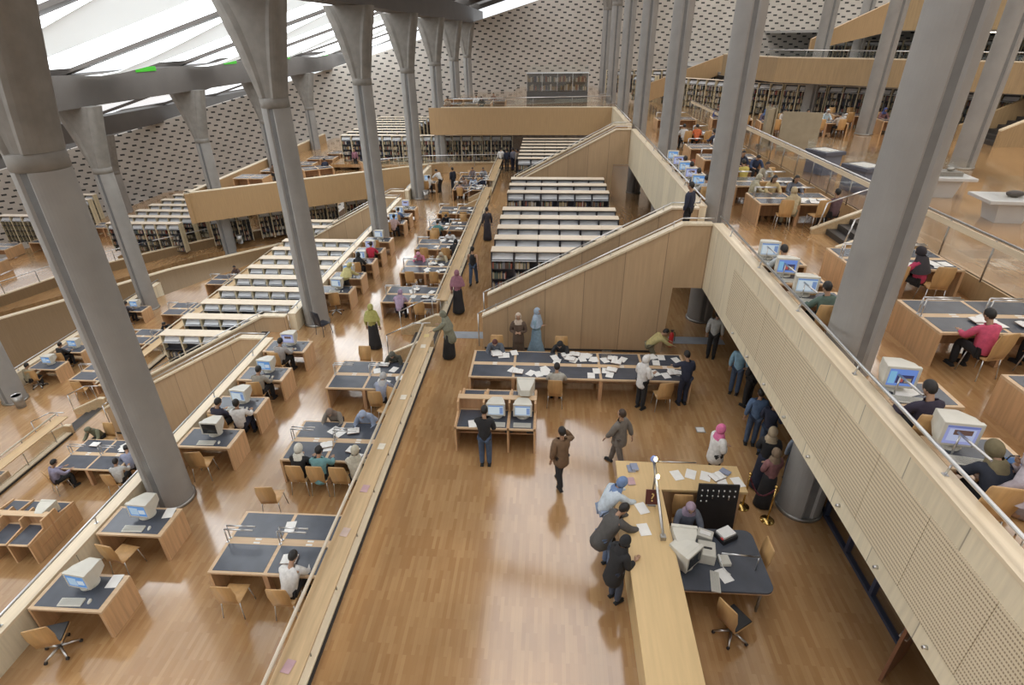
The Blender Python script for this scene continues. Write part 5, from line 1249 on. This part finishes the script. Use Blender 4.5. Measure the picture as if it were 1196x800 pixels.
# ================================================================ THE READERS
BK = (.02, .02, .022); NV = (.025, .03, .055); JN = (.06, .09, .15); WH = (.72, .71, .69); GR = (.22, .22, .22); TL = (.16, .33, .35); BR = (.14, .085, .05); KH = (.22, .20, .13); MV = (.28, .13, .17); BL = (.27, .33, .45); CR = (.62, .57, .45); PK = (.60, .08, .16); OL = (.40, .38, .12)
W, E_, S = pi / 2, -pi / 2, pi     # headings: 0 looks away from the camera, W to picture left, E_ to picture right, S to the camera
P_ = person
# hall
P_('man in black jacket and jeans standing at the hall carrel', -1.37, 10.62, 0, 0, 'reach', BK, JN)
P_('man in brown jacket walking across the hall, hand at his ear', .45, 9.98, 0, .5, 'phone', (.17, .105, .06), BK, long=.2)
P_('woman in grey-brown suit striding across the hall floor', 1.85, 10.72, 0, .9, 'walk', (.17, .15, .13), (.15, .13, .115), long=.16, hair=HAIRBR)
P_('woman in white headscarf and shirt reading a sheet by the long table', 2.75, 13.25, 0, -.9, 'hold', WH, BK, scarf=WH, long=.12)
P_('man in navy leaning over the end of the long table', 3.98, 13.5, 0, .25, 'reach', NV, NV)
P_('man in checked pale shirt and dark trousers near the balcony edge', 5.45, 16.2, 0, -.4, 'stand', (.40, .40, .38), BK)
P_('man in light blue shirt queueing under the balcony', 5.6, 14.1, 0, -.5, 'stand', (.25, .42, .55), JN)
P_('man in black queueing behind the light blue shirt', 5.8, 13.5, 0, .6, 'talk', BK, BK)
P_('man in navy jumper and jeans with pink collar under the balcony', 5.55, 11.35, 0, -.6, 'hold', NV, JN)
P_('person in denim jacket half hidden behind the navy jumper', 5.35, 11.75, 0, -.2, 'stand', (.10, .16, .27), JN)
P_('woman in tan headscarf and dark coat by the fat column', 5.1, 10.2, 0, -.3, 'talk', BK, NV, scarf=(.38, .30, .2), skirt=True)
P_('child in pale blue shirt squeezed beside the fat column', 5.85, 10.42, 0, -.2, 'stand', (.42, .5, .62), JN, sc=.85)
P_('woman in brown headscarf and maroon blouse at the rope', 5.0, 9.62, 0, .3, 'fold' if 'fold' in POSES else 'talk', (.22, .10, .10), BK, scarf=(.20, .14, .09), skirt=True, sc=.93)
P_('woman in pink headscarf and white cardigan behind the counter corner', 3.98, 10.25, 0, -1.3, 'talk', WH, BK, scarf=(.72, .18, .36), long=.18)
P_('visitor in white shirt and blue headscarf bent over the counter', 1.40, 8.45, 0, -1.1, 'lean', (.55, .62, .68), BL, scarf=(.16, .24, .42))
P_('man in grey coat bent over the counter writing', 1.35, 7.75, 0, -1.15, 'lean', (.085, .08, .075), (.12, .17, .27), long=.22)
P_('woman all in black standing at the counter', 1.42, 7.0, 0, -1.0, 'reach', BK, (.05, .06, .09), scarf=BK, long=.3, sc=.95)
P_('seated clerk in grey jacket and mauve headscarf behind the work desk', 2.95, 8.42, 0, S, 'sit', (.14, .15, .18), BK, scarf=(.32, .24, .30))
P_('man in slate jumper reading at the far side of the long table', -1.5, 15.35, 0, S, 'sit_low', (.11, .125, .15), BK, hair=mat('hair_red_brown', (.09, .025, .02), .6))
P_('woman in brown coat and pale headscarf standing before the stair wall', -.82, 15.75, 0, S, 'talk', (.10, .065, .045), (.09, .06, .04), scarf=(.55, .45, .36), skirt=True, long=.2)
P_('woman in long pale blue dress and headscarf walking by the stair wall', -.25, 16.15, 0, -1.9, 'stroll', (.25, .36, .44), (.24, .35, .44), scarf=(.34, .42, .52), skirt=True, bigscarf=True)
P_('reader in black asleep on the far side of the long table', .6, 15.3, 0, S - .3, 'sit_low', BK, BK, scarf=BK)
P_('reader in pale grey at the near side of the long table', .38, 13.3, 0, 0, 'sit', (.48, .47, .42), BK)
P_('man in yellow shirt bending at the far end of the long table', 3.45, 15.5, 0, -1.4, 'lean_deep', (.45, .38, .17), KH, sc=.93)
P_('woman in long grey-green veil and black skirt at the ledge end', -3.12, 15.85, 0, W, 'reach', (.21, .21, .15), BK, scarf=(.20, .20, .145), skirt=True, bigscarf=True, long=.3)
P_('woman in mauve top and headscarf walking up the hall walkway', -3.3, 19.3, 0, 0, 'stroll', MV, BK, scarf=MV, skirt=True, bigscarf=True)
P_('young woman in black vest and jeans walking up the hall walkway', -3.05, 22.0, 0, -.1, 'walk', BK, JN, bare=True)
P_('tall person in long dark dress beside the middle ledge', -3.05, 28.0, 0, .3, 'stand', (.045, .04, .05), (.04, .035, .045), skirt=True)
for i, (x, y, t, b) in enumerate(((-3.7, 45.4, WH, BK), (-3.2, 45.0, NV, BK), (-2.75, 45.3, (.2, .2, .25), NV), (-2.4, 44.9, (.3, .25, .2), BK))):
    P_('visitor in the far standing group, %s from the ledge end' % ORD[i], x, y, 0, .4 * i, 'stand', t, b, group='far group at the hall end')
P_('man in navy jacket on the stair head at the balcony', 4.35, 17.35, 3.72, .9, 'stand', NV, BK)
# desk terrace
P_('man in white shirt reading at the nearest terrace table', -4.75, 6.8, ZT, -.05, 'sit_low', WH, BK)
P_('woman in white headscarf and black top at the second terrace table', -5.85, 10.05, ZT, -.1, 'sit', BK, BK, scarf=(.66, .64, .56))
P_('woman in turquoise tunic at the second terrace table', -5.32, 10.0, ZT, 0, 'sit', TL, BK, long=.1)
P_('woman in cream headscarf beside the ledge at the second terrace table', -4.45, 10.05, ZT, 0, 'sit', (.6, .56, .46), BK, scarf=(.5, .46, .36))
P_('person in striped grey jumper across the second terrace table', -5.65, 12.2, ZT, S, 'sit_low', (.23, .20, .165), BK, scarf=(.2, .15, .12))
P_('woman in pale blue headscarf across the second terrace table', -4.75, 12.15, ZT, S, 'sit_low', (.26, .31, .42), BL, scarf=(.34, .40, .53), bigscarf=True)
P_('reader in dark olive head cloth at the far side of the third table', -4.75, 15.3, ZT, S, 'sit_low', (.07, .07, .055), BK, scarf=(.10, .10, .08))
P_('reader in blue-grey at the near side of the third table', -4.7, 13.3, ZT, 0, 'sit_low', (.30, .33, .42), BK, scarf=(.42, .42, .42))
P_('woman in yellow-green veil standing in the terrace aisle', -6.05, 17.25, ZT, 0, 'stand', OL, BK, scarf=OL, skirt=True, bigscarf=True)
P_('person in white shirt seated at the fourth computer desk', -8.25, 11.9, ZT, .1, 'sit_up', WH, NV)
P_('person in dark top beside the white shirt at the fourth desk', -8.85, 11.85, ZT, -.3, 'sit', (.03, .03, .05), BK)
P_('person in grey shirt at the fifth computer desk', -8.5, 13.55, ZT, -.15, 'sit', (.30, .28, .24), BK)
P_('person in pale grey at the sixth computer desk', -8.6, 15.3, ZT, -.2, 'sit', (.34, .33, .33), BK)
P_('person in yellow shawl leaning at the eighth computer desk', -8.3, 21.35, ZT, -.5, 'lean', (.52, .47, .22), BK, scarf=(.5, .45, .2), bigscarf=True)
P_('person in black at the ninth computer desk', -8.5, 23.5, ZT, 0, 'sit', BK, BK, scarf=BK)
P_('person in red top at the tenth computer desk', -8.35, 25.0, ZT, 0, 'sit', (.5, .03, .07), BK)
P_('person in blue at the thirteenth computer desk', -8.5, 31.05, ZT, 0, 'sit', (.12, .2, .4), JN)
P_('person in pale pink at the twelfth computer desk', -8.4, 29.65, ZT, 0, 'sit', (.6, .45, .45), BK)
P_('pale-shirted person at the last computer desk', -8.35, 39.45, ZT, 0, 'sit', WH, BK); P_('person in white leaning on the last computer desk', -7.7, 40.1, ZT, 1.0, 'lean', WH, BK)
P_('reader in pink headscarf across the fifth terrace table', -5.85, 24.5, ZT, S, 'sit_low', (.6, .2, .28), BK, scarf=(.62, .3, .38))
P_('reader in cream across the fifth terrace table', -4.8, 24.5, ZT, S, 'sit_low', (.6, .52, .35), BK, scarf=(.5, .42, .3))
P_('reader in pale purple on the near side of the fourth terrace table', -5.65, 19.4, ZT, 0, 'sit_low', (.4, .3, .42), BK, scarf=(.35, .25, .35))
P_('reader in white behind the sixth terrace table', -4.9, 27.6, ZT, S, 'sit_low', WH, BK); P_('reader in black beside the sixth terrace table', -4.4, 25.6, ZT, 0, 'sit_low', BK, BK, scarf=BK)
P_('reader in black bent over the seventh terrace table', -5.6, 30.7, ZT, S, 'sit_low', BK, BK); P_('reader with teal sleeve at the seventh terrace table', -5.8, 28.7, ZT, 0, 'sit', (.1, .25, .25), BK)
P_('man in dark suit standing before the bridge wall', -6.75, 40.3, ZT, .8, 'stand', (.02, .025, .04), (.02, .025, .04))
for i, (x, y, c) in enumerate(((-5.9, 39.7, (.35, .25, .2)), (-5.2, 39.7, BL), (-4.6, 39.7, NV), (-5.9, 37.6, (.45, .3, .25)), (-4.8, 42.6, (.3, .3, .32)), (-5.6, 42.6, (.25, .2, .2)))):
    P_('reader at the far terrace tables, %s of the little crowd' % ORD[i], x, y, ZT, S if i not in (3,) else 0, 'sit', c, BK, group='readers at the far terrace tables', detail=False)
P_('person in bright pink on the terrace above the slanting bridge', -22.0, 45.3, ZT, W, 'stand', (.75, .05, .18), BK, detail=False)
for i, (x, y, c) in enumerate(((-20.6, 43.2, BK), (-19.6, 44.4, WH), (-18.0, 45.6, NV), (-16.2, 47.8, MV), (-14.4, 49.3, BL), (-21.4, 43.4, BR))):
    P_('reader on the terrace above the slanting bridge, %s from its low end' % ORD[i], x, y, ZT, [0, 2, .5, 3, 1, 4][i], 'stand' if i % 3 == 0 else 'sit', c, BK, group='readers above the slanting bridge', detail=False)
# sunken levels
P_('reader in violet-grey at the near side of the sunken table', -16.3, 13.3, ZS, -.4, 'sit', (.28, .26, .36), BK)
P_('reader in white under the parapet at the sunken table', -14.15, 13.45, ZS, .3, 'sit', (.55, .56, .56), BK); P_('reader in blue-grey leaning under the parapet at the sunken table', -14.2, 14.1, ZS, .6, 'sit_low', (.26, .28, .38), BK)
P_('person in olive bending behind the sunken table', -16.5, 15.7, ZS, S, 'sit_low', (.16, .16, .10), BK, scarf=(.14, .14, .09)); P_('woman in grey veil beyond the sunken table', -15.6, 16.2, ZS, S, 'stand', (.28, .27, .26), (.2, .2, .2), scarf=(.34, .33, .31), skirt=True, bigscarf=True)
P_('person in beige at the nearest desk of the lowest row', -23.3, 20.05, ZL, -.2, 'sit', (.38, .33, .22), BK); P_('person in black at the second desk of the lowest row', -23.3, 22.0, ZL, -.2, 'sit', BK, BK); P_('person in dark coat at the column-side lowest desk', -23.3, 26.75, ZL, -.2, 'sit', (.05, .04, .05), BK)
P_('reader in dark green at the cut-off sunken table', -20.6, 14.25, ZL, S, 'sit_low', (.08, .1, .08), BK); P_('reader in black at the lowest table beside the bookcases', -19.7, 25.1, ZL, S, 'sit_low', BK, BK); P_('reader in dark brown at the ring wall table', -19.9, 32.7, ZL, S, 'sit', (.1, .06, .05), BK)
# balcony
P_('woman in lilac veil seated at the picture edge on the balcony', 5.84, 5.3, ZB, .45, 'sit_chin', (.40, .34, .36), (.38, .32, .35), scarf=(.46, .41, .44), bigscarf=True, skirt=True)
P_('person in dark top and patterned brown headscarf at the nearest balcony desk', 5.57, 5.42, ZB, -.1, 'sit_low', (.02, .022, .04), BK, scarf=(.16, .13, .07))
P_('man in dark purple jumper before his monitor by the big column', 5.53, 6.85, ZB, .15, 'sit', (.035, .028, .05), BK)
P_('man in green jumper at the first desk past the big column', 5.64, 10.5, ZB, .1, 'sit', (.10, .15, .125), BK)
P_('person in pale blue shirt at the third desk past the big column', 5.60, 12.75, ZB, .1, 'sit', (.5, .54, .56), BK)
P_('man in raspberry pink shirt reading at the large balcony table', 7.98, 9.35, ZB, .1, 'sit', (.60, .09, .17), BK)
P_('reader in purple cap behind the pink shirt at the large table', 9.35, 9.5, ZB, .3, 'sit_low', (.08, .06, .10), BK)
P_('woman in black headscarf and pink sleeve at the table behind the column', 8.75, 12.75, ZB, .6, 'sit', (.50, .05, .12), BK, scarf=(.03, .025, .03), bigscarf=True)
P_('man with grey hair in black across the table behind the column', 8.6, 14.8, ZB, S, 'sit', BK, BK, hair=mat('hair_grey', (.25, .24, .23), .6))
P_('woman in beige with back to us at the crowded balcony table', 7.95, 18.5, ZB, 0, 'sit', (.50, .42, .27), KH, scarf=(.45, .36, .22))
P_('woman in pale yellow seen from the side at the crowded balcony table', 7.3, 20.6, ZB, -1.5, 'sit', (.48, .44, .30), KH, scarf=(.45, .42, .32))
P_('dark-haired woman across the crowded balcony table', 7.95, 20.6, ZB, S, 'sit', (.55, .42, .22), BK, longhair=True); P_('dark-haired woman in slate across the crowded balcony table', 8.7, 20.6, ZB, S, 'sit', (.14, .15, .18), BK, longhair=True)
P_('man in dark maroon at the end of the crowded balcony table', 9.2, 18.35, ZB, .3, 'sit_up', (.12, .07, .08), BK)
P_('reader in yellow at the balcony table past the second column', 7.75, 23.1, ZB, .2, 'sit', (.55, .45, .12), BK); P_('reader in beige at the yellow reader table', 8.5, 23.0, ZB, S, 'sit', (.42, .37, .28), KH)
P_('man in navy past the yellow reader on the balcony', 8.3, 25.4, ZB, S, 'sit', NV, NV); P_('person in dark blue past the yellow reader on the balcony', 8.8, 25.2, ZB, S, 'sit_low', (.04, .06, .12), BK)
for i, (x, y, c) in enumerate(((5.60, 20.22, (.5, .5, .5)), (5.60, 21.42, (.05, .06, .1)), (5.60, 22.62, (.6, .6, .6)), (5.60, 23.82, (.3, .3, .35)))): P_('reader at the %s balcony desk past the stair head' % ORD[i], x, y, ZB, 0, 'sit', c, BK)
P_('reader in orange at the far balcony table', 8.2, 33.2, ZB, 0, 'sit', (.65, .16, .06), BK); P_('reader in white beside the orange one', 7.5, 33.2, ZB, 0, 'sit', (.6, .6, .6), BK); P_('reader in dark blue near the far balcony steps', 8.7, 31.2, ZB, .5, 'sit', (.05, .06, .1), BK)
cc = [(.08, .1, .25), (.5, .42, .35), (.45, .36, .3), (.1, .08, .12), (.5, .45, .4), (.06, .06, .08), (.12, .2, .4), (.5, .6, .65), (.45, .4, .35), (.2, .1, .1), (.5, .5, .48), (.1, .1, .12)]
k = 0
for i, (x, y) in enumerate(((10.9, 36.6), (13.2, 35.0), (15.6, 35.0), (20.2, 35.6))):
    for dx, s in ((-.6, 1), (.5, 1), (.5, -1)):
        P_('reader of the crowd before the gallery bookcases, %s from the railing' % ORD[k], x + dx, y + s * .95, ZE, (S if s > 0 else 0), 'sit', cc[k], BK, group='readers before the gallery bookcases', detail=False, scarf=cc[(k + 3) % 12] if k % 2 else None); k += 1
for i, (x, y, c) in enumerate(((-6.2, 51.5, WH), (-4.9, 53.4, (.3, .2, .15)), (-5.6, 50.0, BK), (-8.3, 49.4, (.5, .4, .3)))): P_('reader at the bridge floor tables, %s from the parapet' % ORD[i], x, y, 3.7, S, 'sit', c, BK, group='readers on the bridge floor', detail=False)
# ================================================================ LIGHT
w = bpy.data.worlds.new('sky'); SC.world = w; w.use_nodes = True; nt = w.node_tree; bg = nt.nodes['Background']
bg.inputs['Color'].default_value = (.93, .97, 1.0, 1); bg.inputs['Strength'].default_value = WORLD
def area(name, loc, sz, e, rot=(0, 0, 0), c=(1, .97, .93)):
    l = bpy.data.lights.new(name, 'AREA'); l.shape = 'RECTANGLE'; l.size, l.size_y = sz; l.energy = e; l.color = c
    o = bpy.data.objects.new(name, l); COL.objects.link(o); o.location = loc; o.rotation_euler = rot
SC.view_settings.exposure = EXPOSURE
SC.cycles.use_denoising = True
SC.cycles.max_bounces = 6; SC.cycles.diffuse_bounces = 3; SC.cycles.glossy_bounces = 3; SC.cycles.transparent_max_bounces = 12
SC.cycles.sample_clamp_indirect = 6
